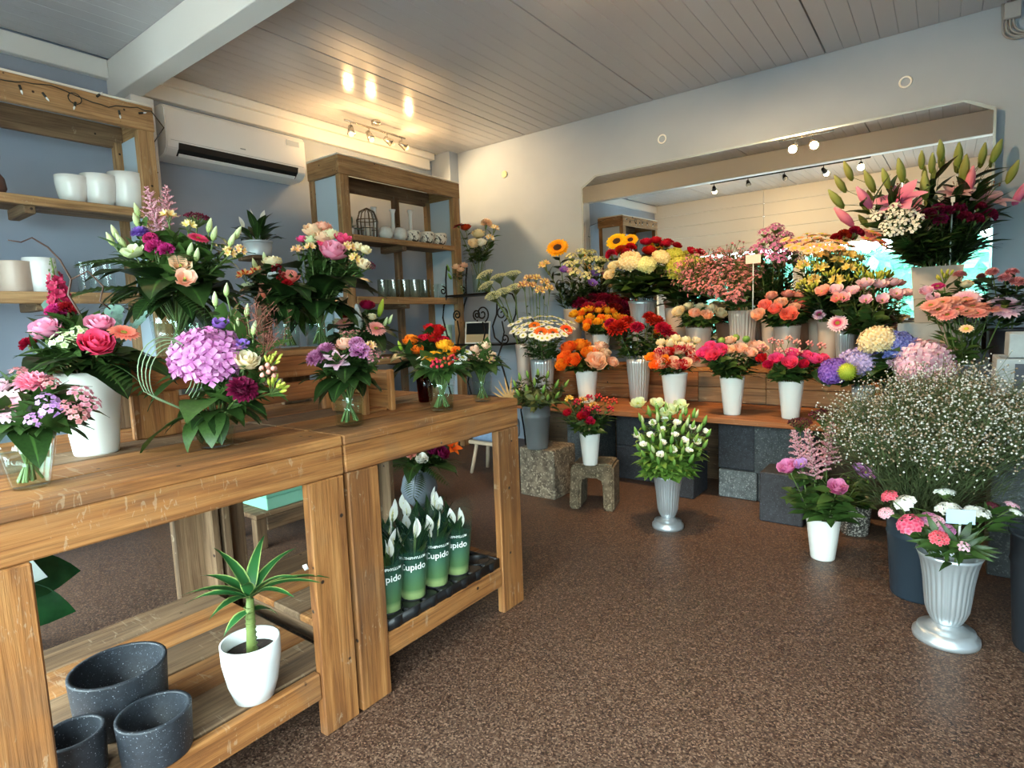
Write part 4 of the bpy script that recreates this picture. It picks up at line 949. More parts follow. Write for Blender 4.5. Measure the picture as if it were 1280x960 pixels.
            for q, p in zip(grp, ps):
                r = q[3]; n = nrm(p, typ, col); back = p-n*(r*.55)
                if node is not None:
                    if main is None: main = stem_points(r0, r1, node, 4); sm.tube([v-r0 for v in main], .0026, 5, 0, False)
                    pts = [node, node.lerp(back, .5)+Vector((0, 0, .15*(back-node).length)), back]; sm.tube([v-r0 for v in pts], .0016, 4, 0, False)
                else: main = stem_points(r0, r1, back, 5); sm.tube([v-r0 for v in main], .0028 if r < .06 else .004, 5, 0, False)
                link('bloom', head_mesh(typ, col, rnd.randrange(2)), root, p-r0, align(n, rnd.uniform(0, 6.3)), r)
            sm.obj('stem', M_STEM, root)
            if lk:
                ml = [v-r0 for v in main[1:]]
                if node is not None: ml = ml+[cen-r0-(cen-node)*.2]
                stem_leaves(fm, ml, lk, ll*o.get('lscale', 1)*1.12, int(ln*1.45)+o.get('xl', 0), rnd, .08, .022)
                if typ in ('rose', 'rose_small', 'dahlia', 'hydrangea', 'lisianthus', 'smalldaisy', 'carnation', 'star', 'alstro', 'bud', 'berries', 'budspray'): stem_leaves(fm, ml[:4], lk, ll*o.get('lscale', 1)*1.3, ln//2+3, rnd, .05, .045)
                fm.obj('foliage', lm, root)
    return None

# every vase: mode, kind, base position, rim radius, base radius, height, name, label, category, contents label, blooms (x, y, z, radius), options
DATA = [
('bouquet', 'glass', (-1.573,0.348,0.88),0.0582,0.0361,0.1296,'glass_vase', 'tapered clear glass vase with a lilac and pink posy on the table end', 'vase', 'posy of pale pink gerbera and lilac blossoms in tapered glass vase', [('daisy', 'palepink', [(-1.557,0.321,1.061,0.0448)]),('dahlia', 'pink', [(-1.576,0.375,1.103,0.038)]),('rose', 'palepink', [(-1.616,0.322,1.099,0.0273)]),('star', 'lilac', [(-1.488,0.371,1.067,0.0232),(-1.44,0.367,1.047,0.0242),(-1.443,0.338,1.037,0.0191)]),('star', 'dusty', [(-1.435,0.393,1.052,0.0213),(-1.461,0.422,1.077,0.0237),(-1.436,0.43,1.056,0.0219),(-1.413,0.4,1.039,0.0212),(-1.625,0.363,1.122,0.0211),(-1.546,0.395,1.1,0.0207)])],{'collar': (('broad', 'dark', 5,0.1,-0.1,6.283,0),('ovate', 'green', 5,0.09,0.2,6.3,0.4)),'bias': (0.684,-0.151,0.0)}),
('bouquet', 'white', (-1.861,0.562,0.88),0.076,0.0532,0.2248,'tall_vase', 'tall white tapered vase holding the pink rose and snapdragon bouquet', 'vase', 'bouquet of pink roses, snapdragon and coral gerbera in tall white vase', [('rose', 'pink', [(-1.881,0.486,1.223,0.0417),(-1.781,0.575,1.233,0.0336)]),('rose', 'hotpink', [(-1.723,0.546,1.183,0.0406)]),('daisy', 'coral', [(-1.74,0.615,1.205,0.038)]),('spike', 'crimson', [(-1.978,0.549,1.331,0.0976)]),('star', 'greenwhite', [(-1.783,0.495,1.186,0.0323),(-1.779,0.526,1.205,0.0246)]),('carnation', 'darkred', [(-1.922,0.457,1.181,0.023),(-1.888,0.539,1.27,0.0257)]),('carnation', 'magenta', [(-1.901,0.518,1.263,0.0277)])],{'collar': (('broad', 'dark', 8,0.2,0.1,6.283,0),('fern', 'green', 7,0.22,0.1,6.3,0.2),('euc', 'euc', 3,0.2,0.8,2.2,1.7),('ovate', 'green', 5,0.13,0.3,6.3,1)),'bias': (0.669,-0.207,0.0)}),
('bouquet', 'glass', (-1.622,0.773,0.88),0.0556,0.0445,0.0864,'glass_vase', 'short clear glass vase under the big lilac hydrangea bouquet', 'vase', 'bouquet with lilac hydrangea, cream rose and burgundy dahlia in short glass vase', [('hydrangea', 'hydpink', [(-1.599,0.764,1.13,0.1021)]),('rose', 'cream', [(-1.496,0.81,1.121,0.0363)]),('dahlia', 'burgundy', [(-1.471,0.78,1.048,0.0419)]),('lisianthus', 'purple', [(-1.594,0.798,1.224,0.0263),(-1.524,0.816,1.164,0.0238)]),('bud', 'greenwhite', [(-1.621,0.804,1.289,0.0221),(-1.613,0.834,1.315,0.0201),(-1.556,0.825,1.218,0.0197),(-1.514,0.85,1.206,0.0218),(-1.549,0.853,1.255,0.0199)]),('smoke', 'smoke', [(-1.517,0.863,1.232,0.0747),(-1.469,0.872,1.172,0.0566)]),('berries', 'pinkberry', [(-1.45,0.842,1.085,0.0278)]),('budspray', 'yelgreen', [(-1.442,0.86,1.049,0.0432),(-1.456,0.86,1.118,0.0346)])],{'collar': (('broad', 'green', 3,0.17,0.1,2.2,-2.4),('broad', 'green', 5,0.105,-0.35,6.3,0.9),('ovate', 'dark', 8,0.1,-0.2,6.3,0.5),('ovate', 'green', 10,0.1,0.1,6.3,0),('broad', 'dark', 3,0.15,0.15,2,0.4)),'vol': 110,'bias': (0.631,-0.303,0.0)}),
('bouquet', 'glass', (-2.1,0.909,1.12),0.087,0.0739,0.1938,'glass_vase', 'wide clear glass vase on the riser under the astilbe and gerbera bouquet', 'vase', 'large mixed bouquet with pink astilbe, gerbera and lisianthus in wide glass vase', [('astilbe', 'astil', [(-2.21,0.914,1.61,0.1052),(-2.211,0.958,1.643,0.0844)]),('dahlia', 'purple', [(-2.176,0.849,1.538,0.0322)]),('carnation', 'magenta', [(-2.068,0.849,1.474,0.0338),(-2.029,0.864,1.464,0.0285),(-2.117,0.857,1.508,0.0265)]),('lisianthus', 'greenwhite', [(-2.136,0.806,1.473,0.0392)]),('daisy', 'hotpink', [(-1.999,0.954,1.509,0.0345)]),('lisianthus', 'peach', [(-1.94,0.864,1.415,0.0378),(-1.876,0.844,1.368,0.0343)]),('sedum', 'burgundy', [(-2.076,0.995,1.588,0.0413)]),('bud', 'greenwhite', [(-2.247,0.799,1.544,0.0268),(-2.247,0.784,1.519,0.0267),(-2.207,0.8,1.511,0.0292),(-2.266,0.881,1.63,0.0278),(-2.231,0.862,1.588,0.0273),(-2.014,1.003,1.558,0.0271),(-1.975,0.997,1.526,0.0268),(-1.916,1.024,1.501,0.0266),(-1.917,1.046,1.526,0.0268),(-1.975,0.914,1.467,0.026),(-1.942,0.918,1.449,0.0258)]),('alstro', 'cream', [(-2.161,0.938,1.596,0.0358),(-2.067,0.959,1.554,0.0325)]),('alstro', 'peach', [(-1.89,0.996,1.452,0.0288),(-1.886,1.032,1.462,0.0265)])],{'collar': (('fern', 'green', 9,0.24,0.3,4.2,-3.2),('broad', 'dark', 7,0.24,0.45,6.3,0.3),('broad', 'dark', 10,0.22,0.1,6.283,0),('ovate', 'dark', 10,0.15,-0.25,6.3,0.5),('ovate', 'green', 6,0.13,-0.1,6.3,0.2),('euc', 'euc', 2,0.17,0.9,2.0,1.8)),'fill': 8,'focus': 0.06,'bias': (0.642,-0.278,-0.0)}),
('bouquet', 'glass', (-2.08,1.304,1.12),0.0502,0.0452,0.1649,'glass_vase', 'slim clear glass vase on the riser under the orange alstroemeria bouquet', 'vase', 'bouquet of orange-red alstroemeria and cream roses in slim glass vase', [('alstro', 'orangered', [(-2.188,1.205,1.407,0.0372),(-2.148,1.238,1.417,0.0372)]),('rose', 'cream', [(-2.141,1.299,1.466,0.0379)]),('rose_small', 'greenwhite', [(-2.155,1.192,1.364,0.0307)]),('lisianthus', 'coral', [(-2.049,1.312,1.404,0.0404)]),('carnation', 'red', [(-2.035,1.286,1.365,0.0276)]),('berries', 'darkred', [(-2.096,1.292,1.428,0.0281),(-2.061,1.285,1.394,0.0247)]),('lisianthus', 'white', [(-2.095,1.269,1.408,0.0279)]),('bud', 'greenwhite', [(-2.187,1.251,1.458,0.0251),(-2.178,1.291,1.484,0.0254)]),('bud', 'coral', [(-2.069,1.205,1.338,0.0241)])],{'collar': (('broad', 'dark', 9,0.17,0.2,6.283,0),('broad', 'dark', 6,0.17,0.6,6.3,0.3),('ovate', 'green', 7,0.12,0.3,6.3,0.3),('ovate', 'dark', 8,0.11,-0.25,6.3,0.1)),'bias': (0.593,-0.372,-0.0)}),
('bouquet', 'glass', (-2.1,1.467,1.12),0.0634,0.057,0.1653,'glass_vase', 'clear glass vase on the riser under the pink peony rose bouquet', 'vase', 'bouquet of pink peony rose and cream blooms over huge dark leaves', [('rose', 'pink', [(-1.992,1.481,1.508,0.0581)]),('rose', 'peach', [(-2.139,1.497,1.606,0.0469),(-2.084,1.503,1.574,0.0398)]),('rose', 'salmon', [(-2.128,1.538,1.625,0.0372)]),('rose_small', 'greenwhite', [(-2.112,1.46,1.561,0.0297),(-2.125,1.495,1.594,0.0301)]),('rose', 'cream', [(-2.069,1.532,1.585,0.0367)]),('lisianthus', 'hotpink', [(-2.015,1.55,1.567,0.0398),(-2.06,1.48,1.544,0.0229),(-2.145,1.442,1.569,0.0264)]),('alstro', 'peach', [(-2.131,1.409,1.513,0.0326),(-2.08,1.435,1.52,0.0325),(-1.952,1.526,1.514,0.0357),(-1.897,1.506,1.463,0.035)]),('rose_small', 'cream', [(-1.934,1.56,1.524,0.0261),(-1.907,1.574,1.51,0.0293),(-1.872,1.532,1.446,0.0319)]),('sedum', 'burgundy', [(-1.871,1.559,1.442,0.0258)])],{'collar': (('broad', 'dark', 9,0.24,0.2,6.283,0),('broad', 'dark', 8,0.24,0.55,6.3,0.3),('broad', 'dark', 6,0.2,-0.1,6.3,0.5),('ovate', 'green', 8,0.13,-0.2,6.3,0.1)),'bias': (0.574,-0.401,-0.0)}),
('bouquet', 'glass', (-1.546,1.168,0.88),0.0517,0.044,0.1436,'glass_vase', 'clear glass vase at the table seam with mauve flowers', 'vase', 'bouquet of mauve dahlia, pale lily and pink carnation at the table seam', [('dahlia', 'mauve', [(-1.586,1.089,1.107,0.0378),(-1.581,1.12,1.13,0.0331)]),('lily', 'palepink', [(-1.502,1.099,1.102,0.0345)]),('rose', 'peach', [(-1.559,1.178,1.145,0.0311)]),('carnation', 'mauve', [(-1.474,1.169,1.115,0.0377),(-1.523,1.197,1.141,0.0284)]),('alstro', 'peach', [(-1.478,1.215,1.132,0.0257)]),('spray', 'dusty', [(-1.574,1.206,1.159,0.0395),(-1.446,1.195,1.1,0.0378)])],{'collar': (('broad', 'dark', 8,0.12,0.1,6.283,0),('broad', 'dark', 5,0.1,-0.3,6.3,0.4),('ovate', 'green', 6,0.1,0.3,6.3,0.3)),'bias': (0.557,-0.423,0.0)}),
('bouquet', 'glass', (-2.12,1.666,0.88),0.0647,0.055,0.2343,'glass_vase', 'glass vase behind the mauve bouquet holding a white lily', 'vase', 'bouquet with upright white lily, salmon gerbera and dark red rose', [('lilybud', 'white', [(-2.077,1.646,1.231,0.0704)]),('daisy', 'salmon', [(-1.965,1.652,1.187,0.0447),(-2.11,1.601,1.216,0.042)]),('rose', 'darkred', [(-2.124,1.743,1.296,0.0366),(-2.149,1.643,1.258,0.0357)]),('lilybud', 'lime', [(-2.052,1.76,1.279,0.0434)]),('rose_small', 'cream', [(-2.04,1.696,1.24,0.0248),(-2.159,1.597,1.224,0.0247)]),('bud', 'greenwhite', [(-1.978,1.719,1.216,0.0246),(-1.977,1.746,1.226,0.0248)])],{'collar': (('broad', 'dark', 10,0.22,0.15,6.283,0),('broad', 'dark', 6,0.2,0.4,6.3,0.2),('ovate', 'dark', 6,0.14,0.1,6.3,0.4)),'bias': (0.55,-0.433,0.0)}),
('bouquet', 'redglass', (-1.718,1.682,0.88),0.0363,0.029,0.13,'red_vase', 'red glass vase holding orange and red roses on the table', 'vase', 'bouquet of scarlet and orange roses in red glass vase', [('rose', 'red', [(-1.679,1.704,1.147,0.0359),(-1.638,1.716,1.126,0.0357),(-1.684,1.743,1.175,0.0331)]),('rose', 'orangered', [(-1.722,1.735,1.182,0.03),(-1.695,1.673,1.139,0.0292)]),('rose', 'orange', [(-1.74,1.636,1.137,0.0324),(-1.673,1.609,1.1,0.0253)]),('bud', 'lime', [(-1.766,1.602,1.117,0.0226)])],{'collar': (('broad', 'dark', 9,0.19,0.1,6.283,0),('broad', 'dark', 6,0.15,0.4,6.283,0)),'bias': (0.5,-0.49,0.0)}),
('bouquet', 'glass', (-1.48,1.531,0.88),0.0557,0.0434,0.1487,'glass_vase', 'clear glass vase with the golden gerbera posy on the table', 'vase', 'posy of golden gerbera, orange blooms and white daisies in glass vase', [('daisy', 'golden', [(-1.48,1.496,1.081,0.0433)]),('rose', 'golden', [(-1.495,1.578,1.12,0.0328),(-1.453,1.557,1.098,0.0263)]),('carnation', 'orange', [(-1.431,1.568,1.094,0.0234)]),('berries', 'berry', [(-1.433,1.467,1.056,0.0254),(-1.414,1.491,1.06,0.0254),(-1.409,1.524,1.069,0.0229)]),('smalldaisy', 'white', [(-1.395,1.561,1.075,0.0202),(-1.393,1.528,1.063,0.02),(-1.399,1.592,1.093,0.0204),(-1.518,1.474,1.077,0.0202),(-1.486,1.461,1.061,0.02),(-1.423,1.585,1.099,0.0176)])],{'collar': (('ovate', 'green', 8,0.11,-0.05,6.3,0.2),('broad', 'dark', 5,0.11,-0.1,6.283,0)),'bias': (0.485,-0.505,0.0)}),
('bouquet', 'glass', (-1.495,1.781,0.88),0.0451,0.0361,0.1262,'glass_vase', 'small clear glass vase with peach roses at the table corner', 'vase', 'posy of peach spray roses in small glass vase', [('rose_small', 'peach', [(-1.515,1.774,1.09,0.029),(-1.496,1.812,1.104,0.0292),(-1.477,1.756,1.06,0.0285),(-1.451,1.796,1.067,0.0255)]),('alstro', 'dusty', [(-1.442,1.773,1.046,0.0285),(-1.504,1.738,1.054,0.0254)])],{'collar': (('ovate', 'green', 9,0.1,0,6.3,0.2),),'bias': (0.45,-0.536,0.0)}),
('loose', 'white', (-2.186,3.85,0.56),0.0853,0.0597,0.2444,'tapered_vase', 'white tapered vase with orange roses on the bench', 'vase', 'the white vase of orange roses', [('rose', 'orange', [(-2.323,3.815,0.983,0.0737),(-2.273,3.912,0.996,0.0807),(-2.287,3.706,0.912,0.066),(-2.159,3.856,0.938,0.0727),(-2.209,3.703,0.895,0.0653),(-2.283,3.652,0.862,0.0535)]),('rose', 'peach', [(-2.068,3.787,0.884,0.0828),(-2.13,3.995,0.985,0.0556),(-2.156,3.915,0.959,0.0489),(-1.99,3.904,0.87,0.0478),(-2.063,3.931,0.934,0.0485)])],{'bias': (0.346,-0.609,0.0)}),
('loose', 'fluted', (-1.828,4.0,0.56),0.0893,0.0625,0.3286,'fluted_vase', 'silver fluted vase with red dahlias on the bench', 'vase', 'the silver vase of red dahlias', [('dahlia', 'red', [(-1.923,3.858,1.12,0.0876),(-1.907,3.983,1.163,0.0655),(-1.809,3.938,1.121,0.0583),(-1.993,3.881,1.156,0.0532),(-1.73,4.1,1.15,0.0832),(-1.643,4.036,1.097,0.0755),(-1.808,4.164,1.193,0.0607),(-1.578,4.054,1.049,0.0462)])],{'bias': (0.291,-0.637,0.0)}),
('loose', 'white', (-1.482,3.82,0.56),0.0877,0.0614,0.2465,'tapered_vase', 'white tapered vase with red and cream spray roses on the bench', 'vase', 'the white vase of red and cream roses', [('rose_small', 'red', [(-1.483,3.659,0.887,0.0453),(-1.37,3.839,0.924,0.0542),(-1.446,3.835,0.969,0.0511),(-1.388,3.715,0.873,0.0509),(-1.549,3.725,0.952,0.0483),(-1.492,3.77,0.954,0.0452)]),('rose_small', 'peach', [(-1.552,3.744,0.966,0.0462),(-1.365,3.854,0.929,0.0519),(-1.437,3.695,0.89,0.0533),(-1.439,3.825,0.96,0.0443),(-1.504,3.647,0.884,0.0459),(-1.377,3.748,0.881,0.0525)]),('rose_small', 'redwhite', [(-1.414,3.688,0.876,0.0418),(-1.359,3.829,0.907,0.05),(-1.458,3.814,0.963,0.0535),(-1.541,3.684,0.92,0.0517),(-1.405,3.876,0.973,0.0473),(-1.515,3.761,0.96,0.0446)]),('rose_small', 'cream', [(-1.507,3.909,1.04,0.0456),(-1.441,3.933,1.029,0.0438),(-1.402,3.895,0.985,0.0397),(-1.375,3.948,1.023,0.0391),(-1.572,3.809,1.018,0.041),(-1.452,3.872,0.994,0.0418),(-1.522,3.843,1.01,0.0457)]),('rose_small', 'orange', [(-1.594,3.677,0.923,0.0453),(-1.542,3.632,0.875,0.0468),(-1.497,3.688,0.909,0.0438)])],{'bias': (0.253,-0.653,0.0)}),
('loose', 'white', (-1.074,3.739,0.56),0.0758,0.0515,0.2388,'tapered_vase', 'white tapered vase with bright pink and peach roses on the bench', 'vase', 'the white vase of pink and peach roses', [('rose', 'hotpink', [(-1.177,3.617,0.993,0.0498),(-1.113,3.601,0.974,0.054),(-1.133,3.528,0.95,0.0436),(-1.198,3.562,0.962,0.0444)]),('rose', 'peach', [(-1.105,3.787,1.029,0.0408),(-1.02,3.71,0.982,0.0445),(-0.939,3.818,0.986,0.06),(-0.958,3.71,0.958,0.0441),(-1.067,3.642,0.977,0.0393)]),('ball', 'green', [(-1.083,3.847,1.041,0.0257),(-1.021,3.855,1.03,0.0255),(-1.142,3.743,1.026,0.0254)])],{'bias': (0.193,-0.673,0.0)}),
('loose', 'white', (-0.732,3.735,0.56),0.0715,0.0486,0.2256,'tapered_vase', 'white tapered vase with pink roses and tiny berries on the bench', 'vase', 'the white vase of pink roses and berries', [('rose', 'hotpink', [(-0.783,3.581,0.93,0.0416),(-0.709,3.57,0.909,0.0455),(-0.72,3.688,0.955,0.0421),(-0.608,3.724,0.921,0.0463),(-0.569,3.798,0.921,0.0375),(-0.65,3.725,0.944,0.0373)]),('berries', 'pinkberry', [(-0.873,3.634,0.989,0.0275),(-0.719,3.815,1.005,0.0268),(-0.593,3.855,0.982,0.0298),(-0.656,3.841,0.996,0.0267),(-0.736,3.686,0.96,0.0252),(-0.798,3.752,1.008,0.0271),(-0.842,3.731,1.022,0.0256),(-0.785,3.649,0.961,0.0284),(-0.766,3.829,1.027,0.0263),(-0.693,3.714,0.956,0.0309)]),('rose_small', 'red', [(-0.861,3.578,0.934,0.0374),(-0.812,3.519,0.897,0.0366),(-0.641,3.609,0.897,0.0363)])],{'bias': (0.136,-0.687,0.0)}),
('loose', 'fluted', (-0.36,3.72,0.56),0.0578,0.0405,0.2124,'fluted_vase', 'slim silver vase with purple and lilac hydrangeas on the bench', 'vase', 'the slim silver vase of lilac hydrangeas', [('hydrangea', 'purple', [(-0.487,3.57,0.863,0.0831)]),('hydrangea', 'hydlilac', [(-0.392,3.733,0.891,0.1117)]),('ball', 'lime', [(-0.416,3.516,0.866,0.051)])],{'bias': (0.068,-0.697,0.0)}),
('loose', 'blackbucket', (-0.185,3.74,0.56),0.1037,0.0726,0.2256,'bucket', 'black bucket with blue and pale pink hydrangeas on the bench', 'bucket', 'the black bucket of hydrangeas', [('hydrangea', 'cream', [(-0.301,3.699,1.022,0.0954)]),('hydrangea', 'blue', [(-0.22,3.743,0.988,0.1037)]),('hydrangea', 'hydpale', [(-0.096,3.723,0.893,0.1601)])],{'bias': (0.034,-0.699,0.0)}),
('loose', 'white', (-2.298,4.3,0.811),0.0731,0.0511,0.2505,'tapered_vase', 'white vase with orange spray roses on the upper step of the bench', 'vase', 'the vase of orange spray roses on the upper step', [('rose_small', 'golden', [(-2.348,4.203,1.206,0.0455),(-2.336,4.343,1.261,0.0432),(-2.177,4.359,1.207,0.0481),(-2.476,4.169,1.24,0.05),(-2.176,4.171,1.134,0.0421),(-2.275,4.387,1.258,0.0509),(-2.261,4.184,1.17,0.045),(-2.434,4.257,1.264,0.0442),(-2.298,4.069,1.129,0.0397),(-2.404,4.143,1.193,0.046),(-2.137,4.233,1.135,0.0488),(-2.123,4.394,1.193,0.0432),(-2.222,4.278,1.193,0.0504),(-2.402,4.32,1.277,0.0479)]),('rose_small', 'orange', [(-2.425,4.323,1.288,0.0416),(-2.233,4.405,1.252,0.048),(-2.433,4.2,1.236,0.0508),(-2.14,4.361,1.188,0.0503),(-2.272,4.259,1.203,0.0435),(-2.318,4.124,1.161,0.0499),(-2.173,4.251,1.161,0.0471),(-2.338,4.411,1.29,0.0496)])],{'bias': (0.33,-0.617,0.0)}),
('loose', 'beige', (-2.462,4.48,0.811),0.0835,0.0585,0.3429,'tapered_vase', 'beige vase with dark red dahlias behind the orange spray roses', 'vase', 'the beige vase of dark red dahlias', [('dahlia', 'darkred', [(-2.293,4.583,1.335,0.0743),(-2.557,4.409,1.333,0.0791),(-2.431,4.338,1.281,0.0729),(-2.354,4.401,1.285,0.0724),(-2.508,4.572,1.365,0.0823),(-2.394,4.57,1.357,0.0818),(-2.206,4.553,1.288,0.0788),(-2.233,4.451,1.261,0.0766)])],{'bias': (0.337,-0.613,0.0)}),
('loose', 'beige', (-2.65,4.45,0.811),0.0848,0.0593,0.4751,'tapered_vase', 'beige vase with viburnum and a sideways sunflower by the warm wall', 'vase', 'the beige vase of viburnum and sunflower', [('sunflower', 'sunyel', [(-2.806,4.473,1.831,0.107)]),('star', 'cremegreen', [(-2.534,4.53,1.695,0.0545),(-2.59,4.448,1.668,0.0499),(-2.442,4.534,1.6,0.0507),(-2.48,4.4,1.552,0.057),(-2.567,4.356,1.588,0.0562),(-2.47,4.586,1.699,0.0497),(-2.617,4.556,1.769,0.0613),(-2.641,4.387,1.655,0.0529),(-2.662,4.469,1.729,0.0581)]),('lisianthus', 'purple', [(-2.449,4.502,1.586,0.0415),(-2.428,4.418,1.5,0.0477),(-2.662,4.338,1.63,0.0483)]),('alstro', 'peach', [(-2.821,4.281,1.66,0.0696)]),('lisianthus', 'palepink', [(-2.614,4.352,1.613,0.0413)])],{'xl': 5,'leafmat': 'dark', 'bias': (0.358,-0.601,-0.0)}),
('loose', 'pedestal', (-1.926,4.3,0.811),0.1133,0.0793,0.5087,'pedestal_vase', 'silver footed vase with cream blooms and sunflowers on the upper step', 'vase', 'the silver footed vase on the upper step', [('sunflower', 'sunyel', [(-2.124,4.27,1.795,0.089),(-2.059,4.382,1.81,0.0642)]),('rose', 'cream', [(-2.056,4.074,1.591,0.0489),(-2.069,4.031,1.524,0.0487)]),('hydrangea', 'cream', [(-1.95,4.145,1.616,0.0976),(-1.781,4.325,1.642,0.0739)]),('hydrangea', 'cremegreen', [(-1.831,4.168,1.583,0.0784)]),('rose', 'red', [(-1.955,4.455,1.793,0.0513),(-1.902,4.521,1.805,0.0516),(-1.888,4.361,1.71,0.0627),(-1.821,4.522,1.771,0.0447),(-1.617,4.547,1.696,0.0438)]),('carnation', 'red', [(-2.108,4.139,1.679,0.0497),(-2.058,4.205,1.703,0.0562),(-2.011,4.277,1.722,0.0565),(-2.012,4.207,1.68,0.0497)])],{'lscale': 1.3,'bias': (0.286,-0.639,-0.0)}),
('loose', 'beige', (-1.711,4.45,0.811),0.0881,0.0617,0.4429,'tapered_vase', 'beige vase with green hydrangeas before the mirror', 'vase', 'the beige vase of green hydrangeas', [('hydrangea', 'yelgreen', [(-1.651,4.38,1.549,0.1224),(-1.739,4.478,1.66,0.0817),(-1.585,4.509,1.587,0.0806)])],{'bias': (0.251,-0.653,-0.0)}),
('loose', 'pearl', (-2.709,3.98,0.56),0.0797,0.0558,0.4277,'tapered_vase', 'pearl vase with brownish alstroemeria stems at the bench end', 'vase', 'the pearl vase at the bench end', [('alstro', 'brownpink', [(-2.713,3.923,1.468,0.0553),(-2.657,4.024,1.492,0.0597),(-2.779,3.896,1.475,0.0642),(-2.624,3.899,1.423,0.0621),(-2.795,3.989,1.534,0.0573),(-2.593,3.995,1.441,0.0529),(-2.749,4.032,1.532,0.0605)])],{'leafy': {'alstro': ('lance', 0.05,3)},'bias': (0.394,-0.579,0.0)}),
('loose', 'pearl', (-2.914,4.05,0.56),0.0689,0.0482,0.4382,'tapered_vase', 'narrow pearl vase with lace flowers leaning to the iron stand', 'vase', 'the narrow pearl vase of lace flowers', [('umbel', 'cremegreen', [(-3.097,3.971,1.577,0.07),(-3.027,3.804,1.411,0.0705),(-2.981,3.884,1.445,0.0671),(-3.006,4.055,1.6,0.0716),(-3.135,3.85,1.503,0.0699),(-2.937,3.988,1.479,0.0741),(-3.187,3.9,1.6,0.0779)])],{'bias': (0.409,-0.568,0.0)}),
('loose', 'fluted', (-2.519,3.75,0.56),0.0937,0.0656,0.3337,'fluted_vase', 'silver fluted vase with white daisies and orange gerberas', 'vase', 'the silver vase of white daisies', [('smalldaisy', 'white', [(-2.467,3.853,1.187,0.0377),(-2.482,3.565,1.086,0.0326),(-2.622,3.657,1.163,0.0302),(-2.515,3.749,1.163,0.0323),(-2.613,3.803,1.216,0.0345),(-2.446,3.744,1.139,0.0374),(-2.338,3.692,1.08,0.0333),(-2.676,3.666,1.189,0.0381),(-2.595,3.85,1.227,0.0382),(-2.606,3.701,1.175,0.0329),(-2.32,3.813,1.109,0.0333),(-2.603,3.559,1.107,0.0309),(-2.705,3.603,1.168,0.0324),(-2.544,3.879,1.222,0.0337),(-2.567,3.714,1.167,0.0302),(-2.364,3.866,1.157,0.0368),(-2.503,3.681,1.135,0.0319),(-2.359,3.649,1.077,0.0313),(-2.42,3.64,1.095,0.032),(-2.578,3.603,1.125,0.0349),(-2.31,3.869,1.127,0.0299),(-2.428,3.568,1.073,0.0321),(-2.386,3.753,1.121,0.0358),(-2.355,3.789,1.12,0.0299),(-2.535,3.639,1.129,0.0345),(-2.412,3.893,1.189,0.0346),(-2.342,3.905,1.171,0.0381),(-2.66,3.604,1.149,0.0308),(-2.315,3.748,1.085,0.0366),(-2.656,3.761,1.217,0.0372),(-2.545,3.539,1.087,0.0323),(-2.655,3.563,1.119,0.0373),(-2.516,3.806,1.184,0.0344),(-2.682,3.725,1.216,0.0357),(-2.367,3.596,1.064,0.0327),(-2.457,3.903,1.207,0.0327),(-2.403,3.833,1.158,0.0366),(-2.565,3.779,1.19,0.036),(-2.62,3.604,1.137,0.0316),(-2.407,3.683,1.105,0.0299),(-2.48,3.616,1.105,0.0322),(-2.513,3.901,1.222,0.0336),(-2.467,3.682,1.124,0.0312),(-2.478,3.803,1.171,0.0382),(-2.393,3.566,1.063,0.0311)]),('germini', 'orange', [(-2.551,3.701,1.157,0.0494),(-2.449,3.635,1.102,0.0603),(-2.38,3.695,1.099,0.0483),(-2.333,3.814,1.118,0.0552)])],{'bias': (0.39,-0.581,0.0)}),
('loose', 'bucket', (-2.202,3.187,0.335),0.0973,0.073,0.295,'bucket', 'grey ribbed bucket of dark foliage on the pebble block', 'bucket', 'the grey bucket on the pebble block', [('bud', 'green', [(-2.213,3.099,0.751,0.0343),(-2.208,3.183,0.788,0.0331),(-2.022,3.173,0.706,0.034),(-2.255,3.052,0.728,0.0327),(-2.077,3.259,0.77,0.0343),(-2.104,3.054,0.703,0.0314),(-2.177,3.3,0.826,0.0313),(-2.286,3.215,0.834,0.0295),(-2.309,3.094,0.782,0.0291),(-2.117,3.157,0.746,0.0343),(-2.03,3.305,0.769,0.0309),(-2.24,3.275,0.838,0.0326),(-2.05,3.102,0.7,0.0314),(-2.309,3.155,0.821,0.0317)])],{'leafmat': 'olive', 'leafy': {'bud': ('ovate', 0.055,16)},'per': {},'bias': (0.397,-0.577,0.0)}),
('loose', 'white', (-1.738,3.084,0.3),0.0641,0.0449,0.1974,'tapered_vase', 'white tapered vase with red and yellow flowers on the stone stool', 'vase', 'the white vase on the stone stool', [('alstro', 'golden', [(-1.851,3.042,0.701,0.0396),(-1.788,3.09,0.688,0.0396),(-1.712,3.094,0.662,0.0392)]),('rose_small', 'red', [(-1.827,2.971,0.633,0.034),(-1.724,3.005,0.63,0.0433),(-1.668,2.963,0.597,0.0331),(-1.731,2.969,0.616,0.0335)]),('berries', 'berry', [(-1.673,3.178,0.687,0.0321),(-1.769,3.142,0.702,0.0285),(-1.686,3.078,0.646,0.0311),(-1.804,3.062,0.683,0.0318),(-1.623,3.14,0.643,0.0267),(-1.728,3.186,0.707,0.0267),(-1.731,3.035,0.645,0.0318),(-1.625,3.195,0.683,0.0279)])],{'bias': (0.344,-0.61,0.0)}),
